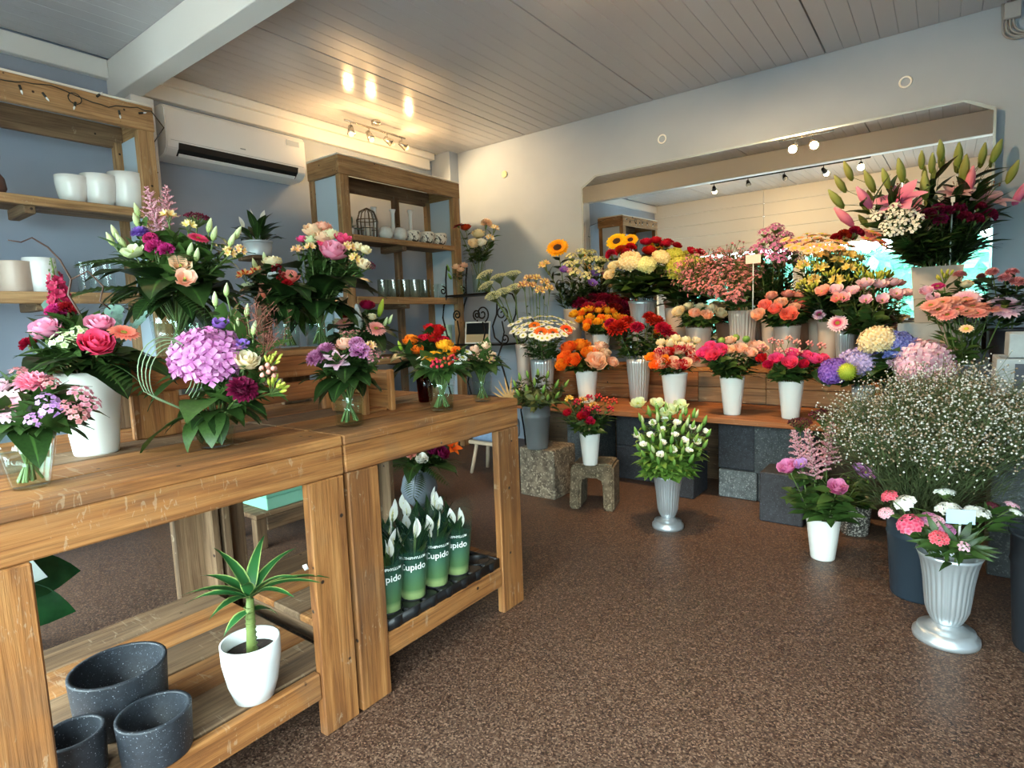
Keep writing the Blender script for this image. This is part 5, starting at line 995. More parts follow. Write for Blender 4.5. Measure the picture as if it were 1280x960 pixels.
('loose', 'pedestal', (-1.233,3.066,0.0),0.0859,0.0876,0.3066,'pedestal_vase', 'silver footed vase with white lisianthus standing on the floor before the bench', 'vase', 'the silver footed vase of white lisianthus', [('lisianthus', 'greenwhite', [(-1.388,3.02,0.715,0.0499),(-1.314,3.127,0.705,0.0505),(-1.245,3.144,0.665,0.0547),(-1.21,3.202,0.691,0.0505),(-1.269,3.11,0.654,0.0455)]),('lisianthus', 'white', [(-1.076,3.1,0.506,0.0255),(-1.115,3.139,0.576,0.0236),(-1.178,3.044,0.546,0.0226),(-1.155,2.968,0.477,0.0218),(-1.311,2.92,0.502,0.0237),(-1.217,2.969,0.511,0.0223),(-1.195,3.106,0.603,0.0269),(-1.3,3.022,0.605,0.0257),(-1.054,3.176,0.552,0.0226),(-1.093,3.026,0.469,0.0223),(-1.289,2.968,0.547,0.0245),(-1.358,2.939,0.547,0.0238),(-1.21,2.909,0.46,0.0241),(-1.252,3.08,0.618,0.0276),(-1.13,3.052,0.518,0.025),(-1.249,3.021,0.571,0.0259)]),('bud', 'green', [(-1.184,3.01,0.524,0.0327),(-1.273,2.961,0.532,0.0298),(-1.213,3.172,0.667,0.0297),(-1.363,2.993,0.635,0.0282),(-1.153,3.098,0.569,0.0346),(-1.084,3.108,0.521,0.0317),(-1.247,2.886,0.45,0.0311),(-1.115,3.148,0.584,0.0313),(-1.291,3.075,0.642,0.0352),(-1.338,2.909,0.484,0.0276),(-1.092,3.047,0.482,0.0317),(-1.223,2.949,0.498,0.0335),(-1.366,2.944,0.562,0.0312),(-1.245,3.056,0.595,0.0291),(-1.18,2.911,0.449,0.0318),(-1.298,3.018,0.599,0.0281),(-1.067,3.204,0.606,0.0338),(-1.129,3.201,0.644,0.0317),(-1.323,2.938,0.531,0.0307),(-1.113,2.957,0.441,0.0271),(-1.335,3.055,0.664,0.0351),(-1.136,3.026,0.505,0.0272),(-1.237,3.115,0.636,0.0307),(-1.17,2.96,0.48,0.0316),(-1.04,3.185,0.54,0.0294),(-1.184,3.137,0.621,0.0309),(-1.277,2.917,0.49,0.0315),(-1.072,3.001,0.431,0.0336),(-1.337,2.978,0.59,0.0313),(-1.197,3.057,0.567,0.0278),(-1.121,3.081,0.533,0.0294),(-1.043,3.136,0.487,0.0317),(-1.234,3.01,0.552,0.0293),(-1.053,3.068,0.449,0.0297),(-1.27,3.14,0.679,0.0288),(-1.3,2.889,0.457,0.028),(-1.171,3.19,0.658,0.0314),(-1.132,2.909,0.423,0.0283),(-1.08,3.166,0.572,0.0292),(-1.208,2.876,0.431,0.0281),(-1.308,3.102,0.679,0.0328),(-1.118,2.999,0.472,0.0299),(-1.145,3.156,0.612,0.0332),(-1.265,3.02,0.58,0.0298)]),('bud', 'greenwhite', [(-1.239,2.985,0.536,0.0274),(-1.35,2.997,0.624,0.0242),(-1.194,3.082,0.583,0.0238),(-1.289,3.063,0.631,0.03),(-1.088,3.156,0.568,0.0253),(-1.185,3.18,0.657,0.0251),(-1.109,3.044,0.496,0.025),(-1.254,2.915,0.481,0.029),(-1.163,2.973,0.485,0.0231),(-1.265,3.15,0.683,0.0251),(-1.335,2.932,0.527,0.0271),(-1.113,3.206,0.641,0.0271),(-1.146,3.139,0.598,0.0296),(-1.066,3.113,0.504,0.0236)])],{'leafmat': 'light', 'lscale': 1.2,'xl': 9,'bias': (0.262,-0.649,0.0)}),
('loose', 'white', (-0.444,3.053,0.0),0.0774,0.0542,0.2046,'tapered_vase', 'white tapered vase with pink astilbe standing on the floor', 'vase', 'the white floor vase of astilbe', [('astilbe', 'astil', [(-0.483,2.954,0.514,0.1573),(-0.427,3.039,0.548,0.1363),(-0.542,2.953,0.546,0.1136)]),('sedum', 'maroon', [(-0.553,3.043,0.653,0.0543),(-0.455,3.166,0.672,0.0786)]),('rose', 'pinkmag', [(-0.578,2.899,0.472,0.0452),(-0.368,2.901,0.405,0.0433)]),('lisianthus', 'lilac', [(-0.523,2.911,0.491,0.0336),(-0.278,3.113,0.434,0.0489),(-0.304,3.076,0.462,0.0336)])],{'xl': 4,'lscale': 1.2,'bias': (0.101,-0.693,0.0)}),
('loose', 'pedestal', (0.037,2.505,0.0),0.0998,0.1018,0.3257,'pedestal_vase', 'large silver footed vase with sweet williams nearest the blank floor', 'vase', 'the large silver footed vase', [('cluster', 'rosered', [(-0.078,2.351,0.455,0.0414),(-0.143,2.427,0.524,0.0288),(0.005,2.297,0.439,0.0289)]),('cluster', 'white', [(-0.098,2.457,0.499,0.0375),(0.027,2.523,0.477,0.04),(0.111,2.558,0.467,0.0424),(0.016,2.63,0.506,0.0357),(0.22,2.642,0.462,0.0226)]),('cluster', 'palepink', [(-0.149,2.364,0.479,0.0254),(-0.01,2.405,0.46,0.0304),(0.209,2.658,0.481,0.0257)]),('cluster', 'mauve', [(-0.028,2.415,0.465,0.0279),(0.026,2.368,0.447,0.0242)]),('cluster', 'maroon', [(0.16,2.631,0.478,0.0258)]),('star', 'palepink', [(0.07,2.284,0.427,0.018)])],{'xl': 3,'lscale': 0.9,'bias': (-0.01,-0.7,0.0)}),
('loose', 'speckled', (-0.358,3.491,0.0),0.0771,0.0655,0.173,'speckled_pot', 'speckled stone pot of dark greenery behind the astilbe vase', 'pot', 'the speckled stone pot', [('bud', 'green', [(-0.357,3.455,0.27,0.0236),(-0.389,3.378,0.26,0.0237),(-0.426,3.442,0.28,0.0263),(-0.31,3.514,0.269,0.027),(-0.348,3.55,0.286,0.0282),(-0.394,3.498,0.284,0.0252)])],{'leafmat': 'dark', 'leafy': {'bud': ('ovate', 0.07,10)},'per': {},'bias': (0.072,-0.696,0.0)}),
('loose', 'pearl', (-1.482,4.3,0.811),0.0954,0.0668,0.292,'tapered_vase', 'pearl vase with cream roses on the upper step', 'vase', 'the pearl vase of cream roses', [('rose', 'cream', [(-1.588,4.178,1.226,0.0531),(-1.572,4.33,1.261,0.0484),(-1.502,4.394,1.257,0.0485),(-1.417,4.392,1.242,0.0539),(-1.33,4.338,1.204,0.0528)]),('rose', 'peach', [(-1.469,4.179,1.21,0.0464),(-1.381,4.191,1.196,0.0459)])],{'bias': (0.228,-0.662,0.0)}),
('loose', 'flutedpearl', (-1.194,4.4,0.811),0.0989,0.0692,0.4042,'fluted_vase', 'pearl fluted vase with dusty pink limonium on the upper step', 'vase', 'the pearl fluted vase of limonium', [('spray', 'dusty', [(-1.105,4.467,1.488,0.1051),(-1.452,4.274,1.551,0.1168),(-1.279,4.111,1.369,0.106),(-1.363,4.097,1.389,0.1099),(-1.347,4.446,1.595,0.1326),(-1.155,4.302,1.406,0.1114),(-1.275,4.316,1.482,0.1233),(-1.508,4.178,1.523,0.1287),(-1.227,4.502,1.578,0.1253),(-1.18,4.135,1.333,0.1171),(-1.479,4.108,1.419,0.1069),(-1.353,4.237,1.473,0.1204),(-1.405,4.372,1.582,0.1107),(-1.179,4.403,1.486,0.1041)])],{'bias': (0.183,-0.676,-0.0)}),
('loose', 'pearl', (-0.872,4.3,0.811),0.0873,0.0611,0.2893,'tapered_vase', 'pearl vase with coral roses on the upper step', 'vase', 'the pearl vase of coral roses', [('rose', 'coral', [(-0.991,4.166,1.246,0.0485),(-0.921,4.148,1.217,0.0478),(-0.831,4.139,1.182,0.0576),(-0.794,4.322,1.243,0.0486),(-0.746,4.33,1.209,0.0483)]),('rose', 'peach', [(-0.905,4.255,1.259,0.0487),(-0.82,4.251,1.223,0.0427),(-1.011,4.084,1.184,0.0479)]),('rose', 'salmon', [(-0.978,4.305,1.311,0.0441),(-0.891,4.401,1.319,0.0444),(-0.818,4.418,1.304,0.0441)])],{'bias': (0.139,-0.686,0.0)}),
('loose', 'fluted', (-0.522,4.25,0.811),0.0563,0.0394,0.2467,'fluted_vase', 'slim silver vase with pink and white gerberas on the upper step', 'vase', 'the slim silver vase of gerberas', [('daisy', 'pinkwhite', [(-0.543,4.092,1.113,0.0595),(-0.33,4.28,1.088,0.0549),(-0.664,4.207,1.17,0.0414)])],{'bias': (0.085,-0.695,0.0)}),
('loose', 'beige', (-1.016,4.5,0.811),0.0751,0.0526,0.4079,'tapered_vase', 'beige vase with lilac stocks before the mirror', 'vase', 'the beige vase of lilac stocks', [('star', 'mauve', [(-0.991,4.381,1.574,0.0481),(-1.074,4.502,1.756,0.0504),(-1.072,4.436,1.683,0.0459),(-0.96,4.573,1.736,0.0465),(-0.986,4.454,1.639,0.0555),(-0.908,4.56,1.669,0.0567),(-1.045,4.381,1.604,0.0483),(-1.023,4.584,1.793,0.0526),(-1.03,4.488,1.704,0.0459),(-0.938,4.464,1.603,0.0535),(-0.958,4.517,1.675,0.054),(-0.947,4.399,1.553,0.0481),(-1.097,4.389,1.634,0.0569)])],{'leafmat': 'dark', 'xl': 4,'bias': (0.154,-0.683,-0.0)}),
('loose', 'beige', (-0.711,4.5,0.811),0.0719,0.0503,0.3844,'tapered_vase', 'beige vase with peach chrysanthemums before the mirror', 'vase', 'the beige vase of peach chrysanthemums', [('smalldaisy', 'peach', [(-0.714,4.563,1.719,0.0408),(-0.903,4.343,1.681,0.0376),(-0.611,4.28,1.588,0.0362),(-0.831,4.427,1.692,0.0372),(-0.687,4.324,1.619,0.0374),(-0.819,4.221,1.606,0.0404),(-0.611,4.511,1.656,0.039),(-0.77,4.519,1.704,0.0372),(-0.861,4.353,1.672,0.0384),(-0.648,4.29,1.6,0.0332),(-0.698,4.19,1.58,0.0378),(-0.661,4.478,1.66,0.0344),(-0.768,4.214,1.599,0.0389),(-0.566,4.478,1.633,0.0371),(-0.864,4.27,1.631,0.0373),(-0.577,4.327,1.593,0.0404),(-0.741,4.3,1.624,0.037),(-0.782,4.402,1.668,0.0352),(-0.733,4.508,1.689,0.0345),(-0.727,4.162,1.575,0.0326),(-0.808,4.299,1.637,0.033),(-0.654,4.571,1.696,0.0341),(-0.806,4.556,1.729,0.0374),(-0.594,4.578,1.678,0.0421)]),('carnation', 'darkred', [(-0.58,4.56,1.69,0.0487),(-0.52,4.569,1.705,0.0483),(-0.626,4.553,1.673,0.0436)]),('smalldaisy', 'salmon', [(-0.417,4.551,1.696,0.0474),(-0.381,4.567,1.642,0.0474),(-0.449,4.564,1.659,0.0425),(-0.358,4.558,1.608,0.0367)])],{'leafmat': 'dark', 'xl': 2,'bias': (0.109,-0.691,0.0)}),
('loose', 'beige', (-0.624,4.32,0.811),0.0685,0.048,0.3091,'tapered_vase', 'beige vase with yellow alstroemeria on the upper step', 'vase', 'the beige vase of yellow alstroemeria', [('alstro', 'yelcream', [(-0.763,4.201,1.481,0.053),(-0.527,4.347,1.445,0.0611),(-0.665,4.245,1.459,0.0589),(-0.741,4.298,1.557,0.0609),(-0.569,4.204,1.369,0.0614),(-0.684,4.137,1.381,0.0577),(-0.594,4.356,1.5,0.0594),(-0.638,4.434,1.589,0.065),(-0.527,4.438,1.531,0.0618),(-0.682,4.334,1.54,0.063)]),('budspray', 'yelgreen', [(-0.687,4.265,1.488,0.0679),(-0.731,4.129,1.386,0.0553),(-0.611,4.242,1.425,0.0655),(-0.56,4.387,1.505,0.0578),(-0.768,4.201,1.485,0.0667),(-0.519,4.284,1.385,0.0556),(-0.479,4.412,1.46,0.0587)]),('budspray', 'yelgreen', [(-0.687,4.08,1.332,0.0654),(-0.763,4.116,1.358,0.0564)])],{'leafmat': 'dark', 'bias': (0.1,-0.693,0.0)}),
('loose', 'beige', (-0.385,4.25,0.811),0.0651,0.0456,0.2143,'tapered_vase', 'beige vase with pale pink lisianthus on the upper step', 'vase', 'the beige vase of pink lisianthus', [('lisianthus', 'palepink', [(-0.466,4.061,1.311,0.0446),(-0.383,3.949,1.254,0.0372),(-0.342,4.283,1.351,0.0481),(-0.248,4.218,1.287,0.0461),(-0.415,4.247,1.36,0.0496),(-0.306,4.031,1.251,0.0417),(-0.552,4.033,1.321,0.0465),(-0.28,4.364,1.362,0.0466),(-0.195,4.323,1.291,0.042),(-0.494,3.936,1.273,0.044)]),('lisianthus', 'salmon', [(-0.622,4.01,1.317,0.049),(-0.531,3.916,1.268,0.0378)]),('budspray', 'yelgreen', [(-0.383,4.312,1.374,0.0804),(-0.439,4.349,1.404,0.0715),(-0.347,4.439,1.411,0.0615)])],{'bias': (0.063,-0.697,0.0)}),
('loose', 'square', (-0.058,4.36,1.102),0.1248,0.0998,0.3261,'square_vase', 'square grey vase with pink lilies high on the grey box', 'vase', 'the square grey vase of lilies', [('lily', 'pink', [(-0.258,4.147,1.852,0.1121)]),('lily', 'palepink', [(0.168,4.484,1.845,0.1219),(0.013,4.375,1.876,0.0797)]),('lilybud', 'pink', [(-0.415,4.032,1.841,0.0841),(0.08,4.463,1.929,0.085),(-0.504,3.942,1.733,0.084),(0.32,4.581,1.84,0.084)]),('lilybud', 'budgreen', [(-0.502,4.047,2.009,0.0663),(-0.535,3.993,1.932,0.066),(-0.549,3.956,1.842,0.0752),(-0.396,4.099,1.94,0.0755),(-0.322,4.167,1.957,0.0662),(-0.253,4.253,2.006,0.0761),(-0.134,4.277,1.902,0.0846),(-0.107,4.397,2.047,0.0623),(-0.068,4.483,2.131,0.0677),(0.018,4.525,2.099,0.0771),(0.136,4.587,2.093,0.067),(0.198,4.58,2.094,0.0757),(0.275,4.56,1.958,0.0747),(0.051,4.488,2.003,0.0858),(-0.158,4.373,2.071,0.0576)]),('star', 'white', [(-0.224,4.046,1.671,0.038),(-0.341,4.008,1.723,0.0384),(-0.266,4.085,1.768,0.037),(-0.303,3.992,1.664,0.0347),(-0.198,4.106,1.728,0.0387),(-0.159,4.111,1.695,0.0409),(-0.234,4.003,1.619,0.0326),(-0.172,4.058,1.637,0.0391),(-0.283,4.039,1.716,0.0339),(-0.235,4.079,1.727,0.0394),(-0.259,4.018,1.662,0.039),(-0.278,3.979,1.622,0.038)]),('carnation', 'burgundy', [(0.112,4.329,1.677,0.0436),(-0.021,4.244,1.728,0.0422),(-0.106,4.165,1.715,0.0453),(0.124,4.387,1.75,0.0409),(0.17,4.403,1.701,0.0473),(0.03,4.297,1.741,0.0451),(0.06,4.289,1.69,0.044),(-0.064,4.218,1.742,0.0438),(-0.048,4.186,1.679,0.0424)])],{'lscale': 1.1,'leafmat': 'dark', 'bias': (0.009,-0.7,-0.0)}),
('loose', 'zinc', (0.102,3.85,0.56),0.1047,0.0733,0.3337,'bucket', 'zinc bucket with salmon pink gerberas on the bench beside the grey boxes', 'bucket', 'the zinc bucket of pink gerberas', [('daisy', 'salmon', [(0.142,3.919,1.188,0.0595),(0.069,3.917,1.214,0.0597),(0.104,3.893,1.189,0.0555),(0.04,3.805,1.175,0.0479),(0.118,3.818,1.151,0.0561),(-0.038,3.744,1.177,0.0558),(-0.0,3.722,1.15,0.0511),(0.013,3.867,1.216,0.0604),(0.075,3.806,1.162,0.0493),(-0.071,3.743,1.201,0.0519),(-0.025,3.819,1.214,0.0602),(0.172,3.908,1.171,0.0564)]),('daisy', 'palepink', [(0.237,3.966,1.179,0.0874),(0.075,3.952,1.228,0.0726)]),('smalldaisy', 'peach', [(0.077,3.612,1.081,0.0314),(0.019,3.747,1.156,0.0328)])],{'leafy': {'daisy': ('lance', 0.09,4)},'bias': (-0.019,-0.7,0.0)}),
('loose', 'blackbucket', (0.273,4.05,0.56),0.0933,0.0653,0.5074,'bucket', 'black bucket with dusty pink dahlias behind the grey boxes', 'bucket', 'the black bucket behind the grey boxes', [('dahlia', 'dusty', [(0.181,4.016,1.366,0.0339),(0.232,3.986,1.332,0.0333),(0.284,3.994,1.308,0.0372),(0.266,4.093,1.362,0.034)])],{'leafmat': 'dark', 'lscale': 1.3,'xl': 6,'bias': (-0.047,-0.698,0.0)}),
('loose', 'beige', (0.022,4.09,0.56),0.0538,0.0377,0.5472,'tapered_vase', 'beige vase with mixed blooms under the lily vase', 'vase', 'the beige vase under the lilies', [('budspray', 'yelgreen', [(-0.027,4.109,1.359,0.0631)]),('daisy', 'magenta', [(-0.049,4.004,1.305,0.0398)]),('rose', 'cream', [(0.078,4.125,1.313,0.0356)]),('dahlia', 'dusty', [(0.049,4.176,1.37,0.0361)]),('rose', 'palepink', [(-0.098,3.957,1.285,0.0353),(-0.07,3.907,1.244,0.0347)])],{'bias': (-0.004,-0.7,0.0)}),
('loose', 'glass', (-3.437,4.12,1.46),0.0656,0.059,0.265,'glass_vase', 'tall narrow glass vase with red and cream flowers on the iron stand', 'vase', 'the tall glass vase on the iron stand', [('daisy', 'red', [(-3.599,4.052,2.073,0.0656)]),('rose', 'red', [(-3.553,4.098,2.065,0.0512)]),('rose', 'cream', [(-3.408,4.103,1.991,0.0648),(-3.359,3.972,1.89,0.0563)]),('rose', 'white', [(-3.316,4.021,1.897,0.0494)]),('carnation', 'peach', [(-3.42,4.238,2.085,0.0588)]),('alstro', 'white', [(-3.321,4.227,2.028,0.0581),(-3.293,4.117,1.93,0.0571)])],{'lscale': 0.8,'bias': (0.448,-0.538,-0.0)}),
('loose', 'glass', (-3.597,4.05,1.46),0.0442,0.0398,0.13,'glass_vase', 'tiny glass vase with peach roses on the iron stand', 'vase', 'the tiny glass vase on the iron stand', [('rose_small', 'peach', [(-3.649,4.051,1.718,0.0443),(-3.596,4.103,1.73,0.0444),(-3.587,4.046,1.683,0.0367)]),('bud', 'green', [(-3.622,3.929,1.623,0.0362),(-3.693,3.989,1.704,0.0368)])],{'lscale': 0.6,'bias': (0.465,-0.523,-0.0)}),
('bouquet', 'ball', (-2.75,2.594,0.0),0.0842,0.0674,0.244,'round_pot', 'round grey pot with a tropical arrangement on the floor behind the table', 'pot', 'tropical floor arrangement with orange bloom and white rose in round grey pot', [('lily', 'orange', [(-2.585,2.773,0.392,0.053)]),('rose', 'white', [(-2.64,2.523,0.353,0.0406)]),('rose', 'burgundy', [(-2.591,2.663,0.365,0.0519),(-2.644,2.636,0.37,0.0468)]),('carnation', 'salmon', [(-2.738,2.533,0.355,0.0362)])],{'collar': (('fern', 'green', 6,0.25,0.2,6.3,0),('broad', 'dark', 5,0.25,0.3,6.283,0),('palm', 'green', 3,0.25,0.2,6.3,0.6)),'bias': (0.509,-0.48,0.0)}),
('none', 'ceramic', (-3.84,1.182,1.915),0.0739,0.0532,0.1478,'planter', 'shortest of three white planters on the timber shelf', 'planter', '', [],{'bias': (0.669,-0.206,-0.0)}),
('none', 'ceramic', (-3.84,1.311,1.915),0.0852,0.0613,0.1741,'planter', 'white planter between two others on the timber shelf', 'planter', '', [],{'bias': (0.662,-0.226,-0.0)}),
('none', 'ceramic', (-3.84,1.454,1.915),0.0927,0.0667,0.2075,'planter', 'tallest white planter beside the shelf post', 'planter', '', [],{'bias': (0.655,-0.248,-0.0)}),
('none', 'ceramic', (-3.86,1.004,1.435),0.0719,0.0539,0.1827,'planter', 'glossy white planter on the lower timber shelf beside glass vases', 'planter', '', [],{'bias': (0.677,-0.176,-0.0)}),
('none', 'beige', (-3.86,0.899,1.435),0.0742,0.0667,0.1599,'planter', 'beige planter on the lower timber shelf', 'planter', '', [],{'bias': (0.682,-0.159,-0.0)}),
('none', 'glasscyl', (-3.86,1.199,1.435),0.0356,0.0338,0.1775,'glass_cylinder', 'clear glass cylinder vase in a row on the lower timber shelf', 'vase', 'glass cylinders on the shelf', [],{'bias': (0.668,-0.208,-0.0)}),
('none', 'glasscyl', (-3.86,1.256,1.435),0.0361,0.0343,0.1808,'glass_cylinder', 'clear glass cylinder vase in a row on the lower timber shelf', 'vase', 'glass cylinders on the shelf', [],{'bias': (0.666,-0.217,-0.0)}),
('none', 'glasscyl', (-3.86,1.315,1.435),0.0366,0.0348,0.1843,'glass_cylinder', 'clear glass cylinder vase in a row on the lower timber shelf', 'vase', 'glass cylinders on the shelf', [],{'bias': (0.663,-0.226,-0.0)}),
('none', 'jar', (-3.84,3.329,1.435),0.0474,0.045,0.1509,'glass_jar', 'clear patterned glass jar in a row on the timber shelf', 'jar', 'glass jars on the shelf', [],{'bias': (0.529,-0.459,-0.0)}),
('none', 'jar', (-3.84,3.449,1.435),0.0483,0.0459,0.155,'glass_jar', 'clear patterned glass jar in a row on the timber shelf', 'jar', 'glass jars on the shelf', [],{'bias': (0.521,-0.468,-0.0)}),
('none', 'jar', (-3.84,3.574,1.435),0.0493,0.0468,0.1594,'glass_jar', 'clear patterned glass jar in a row on the timber shelf', 'jar', 'glass jars on the shelf', [],{'bias': (0.512,-0.477,-0.0)}),
('none', 'jar', (-3.84,3.7,1.435),0.0502,0.0477,0.1637,'glass_jar', 'clear patterned glass jar in a row on the timber shelf', 'jar', 'glass jars on the shelf', [],{'bias': (0.504,-0.486,-0.0)}),
('none', 'jar', (-3.84,3.83,1.435),0.0512,0.0487,0.1682,'glass_jar', 'clear patterned glass jar in a row on the timber shelf', 'jar', 'glass jars on the shelf', [],{'bias': (0.496,-0.494,-0.0)}),
('none', 'glasscyl', (-3.84,3.941,1.435),0.041,0.0348,0.1316,'glass_tumbler', 'clear straight tumbler beside the row of glass jars', 'tumbler', 'tumblers on the shelf', [],{'bias': (0.488,-0.501,-0.0)}),
('none', 'glasscyl', (-3.84,4.06,1.435),0.0417,0.0354,0.135,'glass_tumbler', 'clear straight tumbler beside the row of glass jars', 'tumbler', 'tumblers on the shelf', [],{'bias': (0.481,-0.509,-0.0)}),
('none', 'budvase', (-3.95,3.374,1.915),0.0273,0.0273,0.2895,'bud_vase', 'slim white bud vase on the timber shelf', 'vase', 'bud vases on the shelf', [],{'bias': (0.532,-0.455,-0.0)}),
('none', 'budvase', (-3.95,3.585,1.915),0.0282,0.0282,0.2965,'bud_vase', 'slim white bud vase on the timber shelf', 'vase', 'bud vases on the shelf', [],{'bias': (0.518,-0.47,-0.0)}),
('none', 'budvase', (-3.95,3.797,1.915),0.0291,0.0291,0.3164,'bud_vase', 'slim white bud vase on the timber shelf', 'vase', 'bud vases on the shelf', [],{'bias': (0.505,-0.485,-0.0)}),
('none', 'patpot', (-3.79,3.663,1.915),0.0633,0.0506,0.099,'patterned_pot', 'small white pot with a dark leaf pattern on the timber shelf', 'pot', 'patterned pots on the shelf', [],{'bias': (0.503,-0.486,-0.0)}),
('none', 'patpot', (-3.79,3.831,1.915),0.065,0.052,0.1036,'patterned_pot', 'small white pot with a dark leaf pattern on the timber shelf', 'pot', 'patterned pots on the shelf', [],{'bias': (0.492,-0.498,-0.0)}),
('none', 'patpot', (-3.79,3.996,1.915),0.0666,0.0533,0.1081,'patterned_pot', 'small white pot with a dark leaf pattern on the timber shelf', 'pot', 'patterned pots on the shelf', [],{'bias': (0.482,-0.508,-0.0)}),
('none', 'orb', (-3.79,3.353,1.915),0.0335,0.0268,0.101,'glass_orb', 'round frosted bowl on the timber shelf', 'bowl', 'frosted bowls on the shelf', [],{'bias': (0.524,-0.464,-0.0)}),
('none', 'orb', (-3.79,3.514,1.915),0.0343,0.0275,0.1106,'glass_orb', 'round frosted bowl on the timber shelf', 'bowl', 'frosted bowls on the shelf', [],{'bias': (0.513,-0.476,-0.0)}),
('none', 'terrazzo', (-1.693,0.503,0.2),0.1102,0.1025,0.1499,'terrazzo_pot', 'largest dark speckled pot on the table lower shelf', 'pot', '', [],{'bias': (0.67,-0.202,0.0)}),
('none', 'terrazzo', (-1.483,0.501,0.2),0.0802,0.0746,0.1061,'terrazzo_pot', 'small dark speckled pot in front of the largest one', 'pot', '', [],{'bias': (0.662,-0.227,0.0)}),
('none', 'terrazzo', (-1.559,0.359,0.2),0.0654,0.0608,0.1074,'terrazzo_pot', 'small dark speckled pot beside the table leg', 'pot', '', [],{'bias': (0.681,-0.161,0.0)}),
('none', 'ceramic', (-1.484,0.747,0.2),0.076,0.0502,0.1659,'plant_pot', 'white tapered plant pot holding the dracaena', 'pot', '', [],{'bias': (0.623,-0.319,0.0)}),
('none', 'bluebucket', (-0.056,2.85,0.0),0.1255,0.1004,0.3556,'bucket', 'blue bucket holding the gypsophila cloud on the floor', 'bucket', '', [],{'bias': (0.014,-0.7,0.0)}),
('none', 'blackbucket', (0.325,2.6,0.0),0.1243,0.0995,0.417,'bucket', 'dark bucket on the floor beside the large silver vase', 'bucket', '', [],{'bias': (-0.087,-0.695,0.0)}),
('none', 'wicker', (-3.5,2.035,1.66),0.0858,0.0729,0.0888,'wicker_pot', 'silver wicker pot with a small peace lily on the plant stand', 'pot', '', [],{'bias': (0.605,-0.352,-0.0)}),
('none', 'mint', (-3.85,4.076,0.94),0.069,0.0586,0.2451,'mint_pot', 'pale mint pot on a low timber shelf', 'pot', '', [],{'bias': (0.481,-0.509,0.0)})]
ROOTS = {}
for mode, kind, pos, rt, rb, h, vname, vlabel, vcat, where, heads, opt in DATA:
    place_vessel(kind, pos, rt, rb, h, vname, vlabel, vcat, where if mode == 'none' and where else None)
    if kind == 'pedestal': opt['p0'] = .28*h
    if mode != 'none': ROOTS[vlabel] = arrange(mode, pos, rt, rb, h, where, heads, opt)

# ------------------------------------------------------------------ single pieces
def root_of(word): return next(o for k, o in ROOTS.items() if word in k)
# curly willow twig and steel-grass loops belong to their bouquets
b = root_of('tall white tapered'); m = MB()
P = [(-1.85, .425, 1.441), (-1.85, .45, 1.438), (-1.85, .473, 1.451), (-1.85, .503, 1.43), (-1.85, .526, 1.399), (-1.85, .545, 1.35), (-1.85, .535, 1.31), (-1.85, .56, 1.25), (-1.85, .562, 1.05)]
m.tube([Vector(p)-b.location for p in P], [.0015, .0018, .002, .0022, .0025, .003, .003, .003, .003], 5)
m.tube([Vector(p)-b.location for p in ((-1.85, .545, 1.35), (-1.82, .575, 1.37), (-1.8, .6, 1.33), (-1.79, .585, 1.29), (-1.8, .61, 1.27))], .0022, 5); m.obj('curly_twig', plain('twig_brown', '#4a2f22', .6), b)
b = root_of('short clear glass'); c = b.location
for k in range(4):
    m = MB(); P = []
    for i in range(19):
        t_ = i/18; an = -.6+t_*4.6; P.append((.01*k+.01*math.sin(3*t_), -.09-.012*k-.065*math.cos(an), .19+.008*k+.085*math.sin(an)))
    m.tube([(0, -.01, .06)]+P, .0014, 5); m.obj('grass_loop', leaf_mat('steel_grass', '#7f9a72', '#a9bf98'), b)

# dracaena
d = empty('dracaena', (-1.484, .747, .33)); rnd = random.Random(8)
m = MB(); m.lathe([(.066, -.03), (.066, 0), (.001, .004)], 24); m.obj('soil', speckle('potting_soil', '#3a2216', '#5f4030', 90, .6, .95, .6), d)
m = MB(); m.tube([(0, 0, -.02), (.004, .002, .05), (.002, .006, .11), (.004, .008, .15)], [.014, .0125, .012, .010], 10)
for k in range(9): torus(m, .0125, .0016, (.003, .004, .008+k*.015), 12, 4, 'z')
m.obj('cane', plain('cane_green', '#6a7a3c', .6, var=.2), d)
M_DRAC = NT('dracaena_leaf'); t = M_DRAC; uv = t.a('ShaderNodeUVMap'); sp = t.a('ShaderNodeSeparateXYZ'); t.k(uv.outputs[0], sp.inputs[0])
dd = t.math('ABSOLUTE', t.math('SUBTRACT', sp.outputs[0], .5), 0); t.k(t.ramp(dd, [(.36, srgb('#2c6130')), (.47, srgb('#a9bf6c'))]), t.b.inputs['Base Color']); t.b.inputs['Roughness'].default_value = .35
for k, (a, e, L) in enumerate(((-2.4, .5, .15), (-1.9, .85, .15), (-1.2, .6, .13), (-.6, 1.1, .14), (0.2, .7, .15), (.75, .65, .17), (1.2, .5, .19), (1.8, .9, .17), (2.3, 1.2, .17), (2.9, .6, .15), (3.5, .8, .15), (-2.9, 1.3, .16), (-1.5, .1, .08), (1.4, .0, .07), (.4, .95, .15))):
    m = MB(); dv = Vector((math.cos(a)*math.cos(e), math.sin(a)*math.cos(e), math.sin(e)))
    leaf_into(m, (0, 0, 0), dv, (-math.cos(a)*math.sin(e), -math.sin(a)*math.sin(e), math.cos(e)), L*1.12, .019, 1.0, .35, 7, 'lance'); m.obj('leaf', M_DRAC.m, d, (.004, .008, .15 if L > .1 else .115))
tg = MB(); tg.box((0, 0, 0), (.002, .012, .018)); o = tg.obj('price_sticker', plain('sticker_white', '#f2f2f0', .5), d, (.06, .145, .20)); o.rotation_euler = (.3, .2, -.6)
tag(d, 'variegated dracaena on a ringed cane in a white pot', 'plant')

